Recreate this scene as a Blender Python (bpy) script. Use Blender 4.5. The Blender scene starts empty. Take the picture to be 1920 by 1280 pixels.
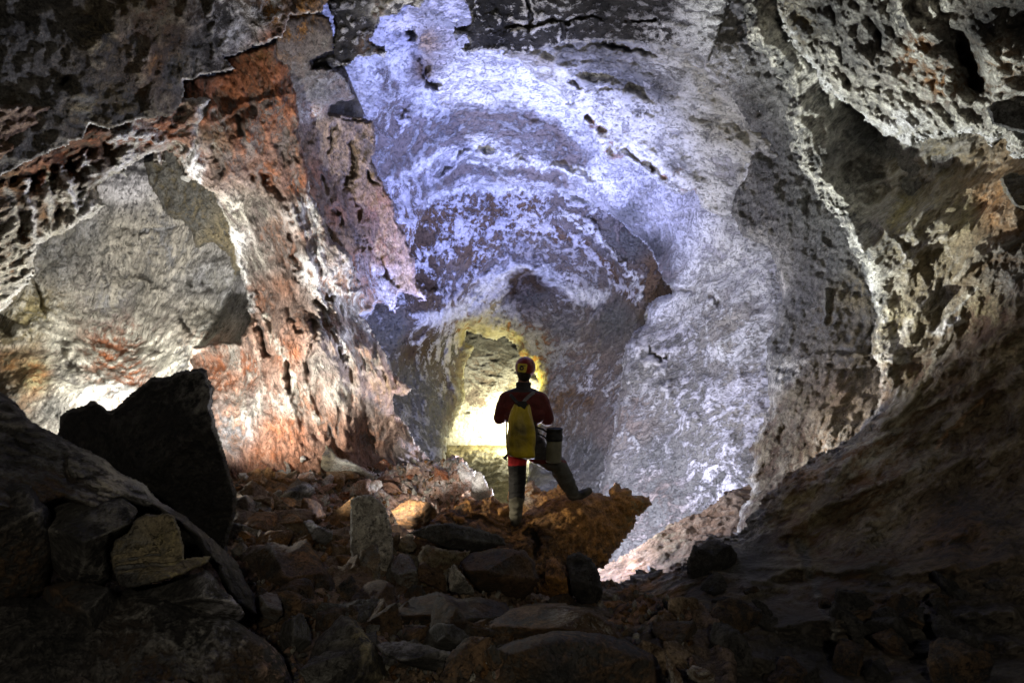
import bpy, bmesh, math, random
import numpy as np
from mathutils import Vector, Matrix, Euler
F32 = np.float32
SC = bpy.context.scene
COL = SC.collection
F = 1280.0          # focal length in photograph pixels (24 mm lens)
CAMZ = 2.2

# ------------------------------------------------------------------ numbers
def W(u, v, Y):
    """photo direction (u, v) at a distance Y along the tunnel -> world point"""
    return Vector(((u - 960) / F * Y, Y, CAMZ + (640 - v) / F * Y))

_r = np.random.RandomState(7)
PERM = np.concatenate([_r.permutation(256)] * 3).astype(np.int32)
G3 = _r.normal(size=(256, 3)); G3 = (G3 / np.linalg.norm(G3, axis=1)[:, None]).astype(F32)

def perlin(x, y, z):
    xi = np.floor(x).astype(np.int32); yi = np.floor(y).astype(np.int32); zi = np.floor(z).astype(np.int32)
    xf = (x - xi).astype(F32); yf = (y - yi).astype(F32); zf = (z - zi).astype(F32)
    u = xf * xf * xf * (xf * (xf * 6 - 15) + 10)
    v = yf * yf * yf * (yf * (yf * 6 - 15) + 10)
    w = zf * zf * zf * (zf * (zf * 6 - 15) + 10)
    xi &= 255; yi &= 255; zi &= 255
    def g(a, b, c):
        h = PERM[PERM[PERM[(xi + a) & 255] + ((yi + b) & 255)] + ((zi + c) & 255)]
        gr = G3[h]
        return gr[:, 0] * (xf - a) + gr[:, 1] * (yf - b) + gr[:, 2] * (zf - c)
    x00 = g(0, 0, 0) * (1 - u) + g(1, 0, 0) * u
    x10 = g(0, 1, 0) * (1 - u) + g(1, 1, 0) * u
    x01 = g(0, 0, 1) * (1 - u) + g(1, 0, 1) * u
    x11 = g(0, 1, 1) * (1 - u) + g(1, 1, 1) * u
    return (x00 * (1 - v) + x10 * v) * (1 - w) + (x01 * (1 - v) + x11 * v) * w

def worley(x, y, z):
    xi = np.floor(x).astype(np.int32); yi = np.floor(y).astype(np.int32); zi = np.floor(z).astype(np.int32)
    best = np.full(x.shape, 9.0, F32)
    for a in (-1, 0, 1):
        for b in (-1, 0, 1):
            for c in (-1, 0, 1):
                h = PERM[PERM[PERM[(xi + a) & 255] + ((yi + b) & 255)] + ((zi + c) & 255)]
                p = G3[h] * 0.5 + 0.5
                d = (xi + a + p[:, 0] - x) ** 2 + (yi + b + p[:, 1] - y) ** 2 + (zi + c + p[:, 2] - z) ** 2
                best = np.minimum(best, d.astype(F32))
    return np.sqrt(best)

def noise(P, kind, scale, octaves=4, ang=0, stretch=1.0, seed=0, gain=0.5):
    """P (N,3) world. kind f fbm, r ridged, b billow, w cells. result about -1..1"""
    a = math.radians(ang)
    X = (P[:, 0] * math.cos(a) + P[:, 2] * math.sin(a)) / (scale * stretch)
    Z = (-P[:, 0] * math.sin(a) + P[:, 2] * math.cos(a)) / scale
    Y = P[:, 1] / (scale * max(1.0, stretch * .6))
    if kind == 'a':     # flow lines: curved round the axis of the tube
        rr = np.hypot(P[:, 0] - .6, P[:, 2] - .9); th = np.arctan2(P[:, 2] - .9, P[:, 0] - .6)
        X = th * 6.5 / (scale * stretch); Z = rr / scale; Y = P[:, 1] / scale * .6; kind = 'r'
    o = seed * 17.31
    X = X + o; Y = Y + o * .7; Z = Z - o * .4
    if kind == 'w':
        return 1 - 1.7 * worley(X, Y, Z)
    out = np.zeros(len(P), F32); amp = 1.0; tot = 0
    for i in range(octaves):
        n = perlin(X, Y, Z)
        if kind == 'r': n = 1 - 3.2 * np.abs(n)
        elif kind == 'b': n = 3.2 * np.abs(n) - .7
        else: n = n * 1.7
        out += amp * n; tot += amp; amp *= gain
        X = X * 2.03 + 3.1; Y = Y * 2.03 + 1.7; Z = Z * 2.03 + 5.3
    return out / tot

def rbf(pts, vals, q):
    pts = np.array(pts, float) / 500; vals = np.array(vals, float)
    q = np.stack(q, 1) / 500
    n = len(pts)
    K = np.sqrt(((pts[:, None] - pts[None]) ** 2).sum(2) + .0004)
    Pm = np.hstack([np.ones((n, 1)), pts])
    use = Pm if n > 3 else Pm[:, :1]
    m = use.shape[1]
    A = np.block([[K, use], [use.T, np.zeros((m, m))]])
    c = np.linalg.lstsq(A, np.concatenate([vals, np.zeros(m)]), rcond=None)[0]
    Q = np.hstack([np.ones((len(q), 1)), q])[:, :m]
    res = Q @ c[n:]
    for i in range(n):
        res += c[i] * np.sqrt(((q - pts[i]) ** 2).sum(1) + .0004)
    return np.clip(res, vals.min() * .85, vals.max() * 1.1)

def seg_dist(px, py, poly, closed=True):
    d = np.full(px.shape, 1e12)
    n = len(poly)
    for i in range(n if closed else n - 1):
        ax, ay = poly[i]; bx, by = poly[(i + 1) % n]
        ex, ey = bx - ax, by - ay
        L = ex * ex + ey * ey + 1e-9
        t = np.clip(((px - ax) * ex + (py - ay) * ey) / L, 0, 1)
        d = np.minimum(d, (px - ax - t * ex) ** 2 + (py - ay - t * ey) ** 2)
    return np.sqrt(d)

def inside(px, py, poly):
    c = np.zeros(px.shape, bool); n = len(poly)
    for i in range(n):
        ax, ay = poly[i]; bx, by = poly[(i + 1) % n]
        if ay == by: continue
        m = ((ay > py) != (by > py)) & (px < (bx - ax) * (py - ay) / (by - ay) + ax)
        c ^= m
    return c

def sdist(px, py, poly):
    d = seg_dist(px, py, poly)
    return np.where(inside(px, py, poly), d, -d)

# ------------------------------------------------------------------ colours (surface colours; in places also painted glow and shade)
PAL = dict(
    W=(.80, .80, .79), w=(.50, .49, .48), L=(.62, .61, .66), S=(.30, .30, .31), G=(.21, .205, .19), g=(.13, .13, .125),
    D=(.055, .053, .05), K=(.022, .022, .022), R=(.36, .135, .06), r=(.32, .175, .115), P=(.50, .33, .25), T=(.36, .26, .17),
    t=(.23, .175, .12), B=(.15, .095, .055), b=(.085, .055, .032), O=(.46, .23, .07), Y=(.55, .50, .30), y=(.36, .31, .16),
    C=(.62, .60, .52), M=(.40, .375, .33), N=(.19, .16, .145), o=(.28, .145, .055), e=(.19, .16, .10))

def make_material(name, rough=.82, scale=9.0, ang=0, stretch=1.0, bump=.03, bscale=30, crust=0.0, spec=.25, sharp=.10, pits=.55, grain=1.0):
    m = bpy.data.materials.new(name); m.use_nodes = True
    nt = m.node_tree; N = nt.nodes; Lk = nt.links
    for n in list(N): N.remove(n)
    out = N.new('ShaderNodeOutputMaterial'); bs = N.new('ShaderNodeBsdfPrincipled')
    Lk.new(bs.outputs[0], out.inputs[0])
    bs.inputs['Roughness'].default_value = rough
    bs.inputs['Specular IOR Level'].default_value = spec
    ca = N.new('ShaderNodeVertexColor'); ca.layer_name = 'ca'
    cb = N.new('ShaderNodeVertexColor'); cb.layer_name = 'cb'
    geo = N.new('ShaderNodeNewGeometry')
    mp = N.new('ShaderNodeMapping'); mp.vector_type = 'TEXTURE'
    mp.inputs['Rotation'].default_value = (0, -math.radians(ang), 0)
    mp.inputs['Scale'].default_value = (stretch, max(1, stretch * .6), 1)
    Lk.new(geo.outputs['Position'], mp.inputs[0])
    def nz(sc, det, dist=0., rough=.6):
        n = N.new('ShaderNodeTexNoise'); n.inputs['Scale'].default_value = sc
        n.inputs['Detail'].default_value = det; n.inputs['Distortion'].default_value = dist
        n.inputs['Roughness'].default_value = rough
        Lk.new(mp.outputs[0], n.inputs['Vector']); return n
    def math_(op, a, b, clamp=False):
        n = N.new('ShaderNodeMath'); n.operation = op; n.use_clamp = clamp
        for i, x in enumerate((a, b)):
            if isinstance(x, (int, float)): n.inputs[i].default_value = x
            else: Lk.new(x, n.inputs[i])
        return n.outputs[0]
    n1 = nz(scale * .35, 6, .9, .68); n2 = nz(scale * 2.8, 4, .3, .75)
    s = math_('ADD', math_('MULTIPLY', n1.outputs[0], .68), math_('MULTIPLY', n2.outputs[0], .32))
    # threshold against bias (alpha of cb): fac = clamp((bias' - s)/sharp + .5)
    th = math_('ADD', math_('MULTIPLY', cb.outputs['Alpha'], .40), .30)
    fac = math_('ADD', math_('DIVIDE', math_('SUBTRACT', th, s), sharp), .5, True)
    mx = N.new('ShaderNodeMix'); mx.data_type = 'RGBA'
    Lk.new(fac, mx.inputs[0]); Lk.new(ca.outputs['Color'], mx.inputs[6]); Lk.new(cb.outputs['Color'], mx.inputs[7])
    # value breakup
    n3 = nz(scale * 5, 4, 0, .75); n4 = nz(scale * .9, 4, .6, .65)
    v = math_('ADD', math_('MULTIPLY', math_('SUBTRACT', n3.outputs[0], .5), 2.1 * grain),
              math_('MULTIPLY', math_('SUBTRACT', n4.outputs[0], .5), 2.0 * grain))
    v = math_('ADD', v, 1.0); v = math_('MAXIMUM', v, .18)
    n5 = nz(scale * 1.7, 5, 1.2, .78)
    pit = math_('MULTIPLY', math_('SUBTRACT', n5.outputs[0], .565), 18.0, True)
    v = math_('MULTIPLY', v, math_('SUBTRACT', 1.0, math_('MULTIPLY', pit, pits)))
    mul = N.new('ShaderNodeVectorMath'); mul.operation = 'SCALE'
    Lk.new(mx.outputs[2], mul.inputs[0]); Lk.new(v, mul.inputs['Scale'])
    Lk.new(mul.outputs[0], bs.inputs['Base Color'])
    # bump
    bn = nz(bscale, 6, .2, .72)
    vo = N.new('ShaderNodeTexVoronoi'); vo.inputs['Scale'].default_value = bscale * .8
    Lk.new(mp.outputs[0], vo.inputs['Vector'])
    h = math_('ADD', bn.outputs[0], math_('MULTIPLY', vo.outputs['Distance'], -.25 - crust))
    h = math_('ADD', h, math_('MULTIPLY', fac, -.35)); h = math_('ADD', h, math_('MULTIPLY', pit, -.5))
    bp = N.new('ShaderNodeBump'); bp.inputs['Strength'].default_value = 1.0
    bp.inputs['Distance'].default_value = bump
    Lk.new(h, bp.inputs['Height']); Lk.new(bp.outputs[0], bs.inputs['Normal'])
    return m

def plain_material(name, color, rough=.7, bump=.002, bscale=80, var=.35, spec=.3, attr=None):
    m = bpy.data.materials.new(name); m.use_nodes = True
    nt = m.node_tree; N = nt.nodes; Lk = nt.links; bs = N['Principled BSDF']
    bs.inputs['Roughness'].default_value = rough; bs.inputs['Specular IOR Level'].default_value = spec
    tc = N.new('ShaderNodeTexCoord'); n = N.new('ShaderNodeTexNoise'); n.inputs['Scale'].default_value = bscale * .25
    n.inputs['Detail'].default_value = 8; Lk.new(tc.outputs['Object'], n.inputs['Vector'])
    mr = N.new('ShaderNodeMapRange'); mr.inputs['To Min'].default_value = 1 - var; mr.inputs['To Max'].default_value = 1 + var
    mr.inputs['From Min'].default_value = .3; mr.inputs['From Max'].default_value = .7
    Lk.new(n.outputs[0], mr.inputs[0])
    sc = N.new('ShaderNodeVectorMath'); sc.operation = 'SCALE'
    if attr:
        a = N.new('ShaderNodeVertexColor'); a.layer_name = attr; Lk.new(a.outputs['Color'], sc.inputs[0])
    else: sc.inputs[0].default_value = color
    Lk.new(mr.outputs[0], sc.inputs['Scale']); Lk.new(sc.outputs[0], bs.inputs['Base Color'])
    n2 = N.new('ShaderNodeTexNoise'); n2.inputs['Scale'].default_value = bscale; n2.inputs['Detail'].default_value = 6
    Lk.new(tc.outputs['Object'], n2.inputs['Vector'])
    bp = N.new('ShaderNodeBump'); bp.inputs['Distance'].default_value = bump; bp.inputs['Strength'].default_value = 1
    Lk.new(n2.outputs[0], bp.inputs['Height']); Lk.new(bp.outputs[0], bs.inputs['Normal'])
    return m

# ------------------------------------------------------------------ mesh from arrays
def mesh_from(name, V, Q, mat, ca=None, cb=None, smooth=True):
    me = bpy.data.meshes.new(name)
    me.vertices.add(len(V)); me.vertices.foreach_set('co', np.ascontiguousarray(V, F32).ravel())
    nf, k = Q.shape
    me.loops.add(nf * k); me.loops.foreach_set('vertex_index', np.ascontiguousarray(Q, np.int32).ravel())
    me.polygons.add(nf); me.polygons.foreach_set('loop_start', np.arange(0, nf * k, k, dtype=np.int32))
    me.update(calc_edges=True)
    if smooth: me.polygons.foreach_set('use_smooth', np.ones(nf, bool))
    for nm, c in (('ca', ca), ('cb', cb)):
        if c is not None:
            at = me.color_attributes.new(nm, 'FLOAT_COLOR', 'POINT')
            at.data.foreach_set('color', np.ascontiguousarray(c, F32).ravel())
    me.validate(); me.materials.append(mat)
    o = bpy.data.objects.new(name, me); COL.objects.link(o)
    return o

def colour_field(u, v, cols, P, warp=35, power=3.0, seed=3):
    wu = noise(P, 'f', .9, 4, seed=seed) * warp; wv = noise(P, 'f', .9, 4, seed=seed + 5) * warp
    uu = u + wu; vv = v + wv
    A = np.zeros((len(u), 4)); B = np.zeros((len(u), 4)); tw = np.zeros(len(u))
    for c in cols:
        cu, cv, ka, kb, bias = c[:5]
        k = c[5] if len(c) > 5 else 1.0
        w = k / (((uu - cu) ** 2 + (vv - cv) ** 2 + 60) ** (power / 2))
        A[:, :3] += w[:, None] * np.array(PAL[ka]); B[:, :3] += w[:, None] * np.array(PAL[kb]); B[:, 3] += w * bias
        tw += w
    A /= tw[:, None]; B /= tw[:, None]; A[:, 3] = 1
    return A, B

def relief(name, poly, depth, cols, mat, step=2.0, holes=(), edge=(6, .35), curl=(8, .8), disp=(), lines=(),
           rot=1.0, cav=.5, skirt=.5, closed=0.0, facets=None, seed=1, kind='structure', warp=35, power=3.0, axis='y', bands=(), rim=None):
    """A rock surface standing at its real distance: an outline, a depth field and layered relief.
    closed > 0 makes a free-standing stone of that thickness."""
    pu = [p[0] for p in poly]; pv = [p[1] for p in poly]
    m = edge[0] * 2 + 4
    u0, u1 = max(-340, min(pu) - m), min(2260, max(pu) + m)
    v0, v1 = max(-260, min(pv) - m), min(1560, max(pv) + m)
    nu = int((u1 - u0) / step) + 1; nv = int((v1 - v0) / step) + 1
    U, Vv = np.meshgrid(u0 + np.arange(nu) * step, v0 + np.arange(nv) * step)
    u = U.ravel(); v = Vv.ravel()
    Yb = rbf([d[:2] for d in depth], [d[2] for d in depth], (u, v))
    P0 = np.stack([(u - 960) / F * Yb, Yb, (640 - v) / F * Yb], 1)
    sd = sdist(u, v, poly)
    for h in holes: sd = np.minimum(sd, -sdist(u, v, h))
    en = noise(P0 + seed * 3.3, 'f', edge[1], 6, seed=seed, gain=.72) * 1.15
    sd = sd + en * edge[0] * 1.6
    mask = sd > 0
    d = np.zeros(len(u))
    for i, s in enumerate(disp):
        kd, sc, amp = s[0], s[1], s[2]
        oc = s[3] if len(s) > 3 else 4
        an = s[4] if len(s) > 4 else 0
        st = s[5] if len(s) > 5 else 1
        d -= amp * noise(P0, kd, sc, oc, an, st, seed=seed + i * 3)
    wv_ = noise(P0, 'f', .35, 4, seed=seed + 31) * 16 + noise(P0, 'f', .09, 3, seed=seed + 33) * 7
    wu_ = noise(P0, 'f', .35, 4, seed=seed + 37) * 16 + noise(P0, 'f', .09, 3, seed=seed + 39) * 7
    lm_ = np.clip(noise(P0, 'f', .5, 3, seed=seed + 41) * 1.6 + .45, 0, 1.1)
    for ln in lines:
        pts, wd, D = ln
        dl = seg_dist(u + wu_, v + wv_, pts, False)
        d += D * .75 * lm_ * np.exp(-(dl / wd) ** 2)
    if facets:
        rr = np.random.RandomState(facets[0])
        cu, cv = (min(pu) + max(pu)) / 2, (min(pv) + max(pv)) / 2
        a = (u - cu) / (max(pu) - min(pu)) * 2; b = (v - cv) / (max(pv) - min(pv)) * 2
        fz = np.full(len(u), -9.0)
        for k in range(facets[1]):
            th = rr.uniform(0, 6.28); sl = rr.uniform(.35, 1.0)
            fz = np.maximum(fz, sl * (a * math.cos(th) + b * math.sin(th)) - rr.uniform(.1, .4))
        d += (fz + .3) * facets[2]
    t = np.clip(sd / curl[0], 0, 1)
    prof = 1 - np.sqrt(1 - (1 - t) ** 2)
    Y = Yb + (d if axis == 'y' else 0) + curl[1] * prof
    dz = -d if axis == 'z' else 0 * d
    # cavity from small-scale height: crests keep the crust, pits show the darker rock
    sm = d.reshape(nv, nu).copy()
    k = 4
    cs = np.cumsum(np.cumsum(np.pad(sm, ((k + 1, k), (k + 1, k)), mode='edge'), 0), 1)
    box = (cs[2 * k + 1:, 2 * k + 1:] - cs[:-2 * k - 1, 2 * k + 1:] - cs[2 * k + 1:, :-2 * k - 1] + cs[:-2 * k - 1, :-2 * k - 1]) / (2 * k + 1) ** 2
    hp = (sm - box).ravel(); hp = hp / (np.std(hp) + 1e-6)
    A, B = colour_field(u, v, cols, P0, warp=warp, power=power, seed=seed + 40)
    for bd in bands:
        pts, wd, ka, kb, bias = bd
        dl = seg_dist(u + wu_ * 1.2, v + wv_ * 1.2, pts, False)
        m_ = np.clip(1.5 - dl / wd, 0, 1)[:, None]
        A = A * (1 - m_) + m_ * np.array(PAL[ka] + (1,)); B = B * (1 - m_) + m_ * np.array(PAL[kb] + (bias,))
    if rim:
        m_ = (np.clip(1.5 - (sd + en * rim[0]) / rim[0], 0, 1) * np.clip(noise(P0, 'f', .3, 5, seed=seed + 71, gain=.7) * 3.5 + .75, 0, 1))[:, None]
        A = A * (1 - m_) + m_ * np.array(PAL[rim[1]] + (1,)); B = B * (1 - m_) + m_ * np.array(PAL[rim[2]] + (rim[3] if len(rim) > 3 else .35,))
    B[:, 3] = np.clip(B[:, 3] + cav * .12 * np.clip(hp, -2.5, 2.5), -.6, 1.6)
    co = np.stack([(u - 960) / F * Y, Y, CAMZ + (640 - v) / F * Y + dz], 1)
    idx = np.arange(nu * nv).reshape(nv, nu)
    M = mask.reshape(nv, nu)
    fm = M[:-1, :-1] & M[1:, :-1] & M[:-1, 1:] & M[1:, 1:]
    q = np.stack([idx[:-1, :-1][fm], idx[:-1, 1:][fm], idx[1:, 1:][fm], idx[1:, :-1][fm]], 1)[:, ::-1]
    # boundary edges
    def bedges():
        H = np.zeros((nv, nu - 1), np.int8); H[:-1] += fm; H[1:] += fm
        Vt = np.zeros((nv - 1, nu), np.int8); Vt[:, :-1] += fm; Vt[:, 1:] += fm
        top = np.zeros((nv, nu - 1), bool); top[:-1] = fm      # face below edge
        e = []
        hm = (H == 1)
        a = idx[:, :-1][hm]; b = idx[:, 1:][hm]; fb = top[hm]
        e.append(np.stack([np.where(fb, a, b), np.where(fb, b, a)], 1))
        lf = np.zeros((nv - 1, nu), bool); lf[:, :-1] = fm
        vm = (Vt == 1)
        a = idx[:-1][vm]; b = idx[1:][vm]; fr = lf[vm]
        e.append(np.stack([np.where(fr, b, a), np.where(fr, a, b)], 1))
        return np.concatenate(e)
    be = bedges()
    gy, gx = np.gradient(sd.reshape(nv, nu))
    gl = np.sqrt(gx ** 2 + gy ** 2) + 1e-6
    gx = (gx / gl).ravel(); gy = (gy / gl).ravel()
    if closed > 0:
        tt = np.clip(sd / (curl[0] * 1.5), 0, 1)
        Yk = Y + curl[1] * 0 + closed * (.35 + .65 * np.sqrt(1 - (1 - tt) ** 2))
        ub = u + gx * 3; vb = v + gy * 3
        cb_ = np.stack([(ub - 960) / F * Yk, Yk, CAMZ + (640 - vb) / F * Yk], 1)
        n0 = len(co)
        co = np.concatenate([co, cb_]); A = np.concatenate([A, A]); B = np.concatenate([B, B])
        sk = np.stack([be[:, 0], be[:, 1], be[:, 1] + n0, be[:, 0] + n0], 1)
        q = np.concatenate([q, q[:, ::-1] + n0, sk])
    elif skirt > 0:
        uniq, inv = np.unique(be.ravel(), return_inverse=True)
        inv = inv.reshape(be.shape); prev = uniq.copy()
        for r in range(1, 4):
            Yk = Y[uniq] + skirt * r
            uk = u[uniq] + gx[uniq] * 5 * r; vk = v[uniq] + gy[uniq] * 5 * r
            n0 = len(co)
            co = np.concatenate([co, np.stack([(uk - 960) / F * Yk, Yk, CAMZ + (640 - vk) / F * Yk + dz[uniq]], 1)])
            A = np.concatenate([A, A[uniq]]); B = np.concatenate([B, B[uniq]])
            new = np.arange(n0, n0 + len(uniq))
            q = np.concatenate([q, np.stack([prev[inv[:, 0]], prev[inv[:, 1]], new[inv[:, 1]], new[inv[:, 0]]], 1)])
            prev = new
    used = np.unique(q)
    rm = np.full(len(co), -1); rm[used] = np.arange(len(used))
    V = co[used]
    off = Vector((0, 0, 0))
    if closed > 0:      # origin at the stone's base
        c = V.mean(0); off = Vector((float(c[0]), float(c[1]), float(V[:, 2].min())))
        V = V - np.array(off)
    o = mesh_from(name, V, rm[q], mat, A[used], B[used])
    o.location = off
    if kind: o['kind'] = kind
    return o

def tag(o, label, cat, group=None):
    o['label'] = label; o['category'] = cat
    if group: o['group'] = group
    return o

#MATERIALS
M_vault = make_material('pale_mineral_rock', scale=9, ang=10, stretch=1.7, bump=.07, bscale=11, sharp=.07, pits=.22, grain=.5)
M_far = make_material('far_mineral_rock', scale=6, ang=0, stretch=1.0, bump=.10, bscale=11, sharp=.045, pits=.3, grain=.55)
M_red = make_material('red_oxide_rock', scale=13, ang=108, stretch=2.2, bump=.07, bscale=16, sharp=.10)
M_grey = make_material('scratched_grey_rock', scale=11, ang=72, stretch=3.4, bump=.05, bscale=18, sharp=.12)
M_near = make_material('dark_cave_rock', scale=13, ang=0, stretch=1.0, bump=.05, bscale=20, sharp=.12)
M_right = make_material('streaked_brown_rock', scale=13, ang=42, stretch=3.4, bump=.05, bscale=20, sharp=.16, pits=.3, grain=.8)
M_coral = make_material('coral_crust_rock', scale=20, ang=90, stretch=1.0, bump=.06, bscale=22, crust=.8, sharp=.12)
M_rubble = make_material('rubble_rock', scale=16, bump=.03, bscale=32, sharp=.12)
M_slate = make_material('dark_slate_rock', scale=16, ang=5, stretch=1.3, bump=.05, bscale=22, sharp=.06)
#LAYERS
exec_layers = True
if exec_layers:
    # ---- far tunnel: back wall and floor seen through the doorway
    relief('tunnel_wall', [(700, 560), (1150, 560), (1150, 860), (700, 860)],
           [(860, 640, 23.5), (960, 640, 23.5), (860, 720, 25), (860, 830, 26.3), (960, 830, 26.3), (1050, 740, 24.5), (760, 740, 25)],
           [(900, 690, 'S', 'N', .5), (880, 740, 'M', 'N', .5), (960, 650, 'g', 'D', .5), (900, 655, 'g', 'D', .5), (870, 790, 'C', 'T', .2), (930, 790, 'C', 'T', .2), (1000, 740, 'C', 'Y', .3)],
           M_far, step=1.5, disp=[('r', 1.3, .22, 5, -12, 2.2), ('f', .5, .08, 5)], seed=2)
    # level floor 3.97 m below the lens
    fl = [(u, v, 3.97 * F / (v - 640)) for u in (500, 960, 1400) for v in (815, 850, 900, 1000, 1150)]
    relief('cave_floor', [(560, 812), (1500, 812), (1560, 1200), (450, 1200)], fl,
           [(900, 832, 'y', 'e', .3), (900, 850, 'e', 'g', .6), (880, 910, 'g', 'D', .5), (700, 900, 'G', 'g', .5), (1100, 950, 'M', 'G', .5), (1250, 1000, 'S', 'N', .5)],  # floor darkens towards the lens, dimming of the tunnel light put into its colour
           M_rubble, step=2, disp=[('f', .5, .06, 5), ('b', .25, .03, 3)], seed=3, axis='z')
    # ---- arch wall with the doorway
    door = [(838, 1010), (838, 860), (838, 830), (856, 790), (874, 740), (870, 700), (884, 662), (890, 650), (873, 640), (875, 622),
            (900, 630), (925, 640), (945, 633), (963, 645), (975, 668), (1000, 690), (1010, 715), (1005, 770), (995, 850), (975, 1010)]
    relief('arch_wall', [(560, 250), (1330, 250), (1400, 700), (1300, 1060), (560, 1060)],
           [(700, 330, 14.5), (950, 330, 15.5), (1200, 330, 14.5), (1290, 600, 13.5), (650, 560, 14), (700, 800, 13.5), (800, 850, 14.5),
            (860, 800, 16.2), (860, 650, 17.2), (990, 500, 16.6), (990, 545, 17.2), (940, 600, 17.2), (1010, 700, 16.6), (1090, 560, 17), (1040, 860, 15),
            (1150, 800, 13.5), (1200, 980, 12.3), (1040, 930, 13.5), (880, 560, 16.5), (800, 600, 15)],
           [(820, 400, 'L', 'B', .5), (950, 390, 'L', 'B', .45), (1060, 400, 'L', 'N', .55), (1180, 450, 'N', 'g', .6), (1210, 520, 'N', 'B', .6),
            (780, 480, 'L', 'b', .62), (900, 480, 'L', 'B', .5), (800, 540, 'L', 'b', .68), (870, 540, 'L', 'N', .5), (940, 530, 'L', 'w', .2),
            (985, 530, 'N', 'b', .6), (1000, 550, 'N', 'g', .6), (1060, 540, 'L', 'N', .35), (1120, 560, 'S', 'N', .6), (1150, 600, 'N', 'g', .7),
            (930, 600, 'C', 'y', .3), (900, 622, 'Y', 'O', .3), (1000, 640, 'Y', 'O', .4), (1000, 700, 'Y', 'O', .3), (1050, 620, 'M', 'G', .5),  # yellow tones paint the glow round the doorway into the wall
            (730, 620, 'S', 'g', .65), (790, 650, 'L', 'b', .62), (850, 650, 'L', 'g', .5), (780, 730, 'S', 'g', .6), (830, 790, 'S', 'g', .6),
            (820, 850, 'S', 'g', .5), (1060, 700, 'S', 'N', .5), (1040, 750, 'N', 'B', .5), (1100, 720, 'L', 'N', .55), (1140, 800, 'S', 'N', .6),
            (1100, 850, 'S', 'g', .6), (1030, 890, 'G', 'g', .5), (1150, 930, 'G', 'g', .6), (1230, 400, 'g', 'N', .5)],
           M_far, step=2, holes=[door], edge=(5, .5), curl=(26, 1.6),
           disp=[('r', 1.4, .16, 5), ('f', .6, .16, 6), ('f', 3, .3, 3), ('r', .35, .06, 4)],
           bands=[([(838, 860), (850, 790), (866, 740), (862, 700), (878, 658)], 15, 'S', 'N', .6), ([(800, 600), (870, 580), (905, 545), (940, 512), (985, 498), (1030, 512), (1075, 548), (1100, 562), (1130, 555)], 11, 'W', 'L', .3), ([(740, 440), (800, 372), (870, 352), (960, 350), (1050, 360), (1110, 385)], 9, 'W', 'L', .35),  # first band darkens the left jamb in colour so it shows no glow
                  ([(790, 475), (860, 440), (960, 420), (1060, 440), (1130, 490), (1190, 560)], 8, 'L', 'B', .4), ([(1060, 400), (1120, 440), (1190, 520), (1215, 590)], 7, 'W', 'N', .4), ([(960, 540), (985, 520), (1010, 535)], 14, 'N', 'b', .5),
                  ([(873, 640), (878, 612), (920, 600), (960, 605), (985, 640), (1003, 680), (1012, 730), (1006, 790)], 13, 'Y', 'O', .35), ([(1040, 740), (1070, 745), (1100, 755)], 9, 'N', 'B', .5)],  # yellow band paints the lamp glow onto the arch rim
           lines=[([(780, 540), (840, 560), (900, 525), (960, 500), (1000, 505), (1060, 545), (1110, 590)], 16, -.45),
                  ([(985, 520), (950, 570)], 16, .3), ([(1040, 350), (1110, 430), (1180, 520), (1210, 600)], 18, -.4)],
           seed=5, warp=28, rim=(4, 'W', 'Y'))
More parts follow.
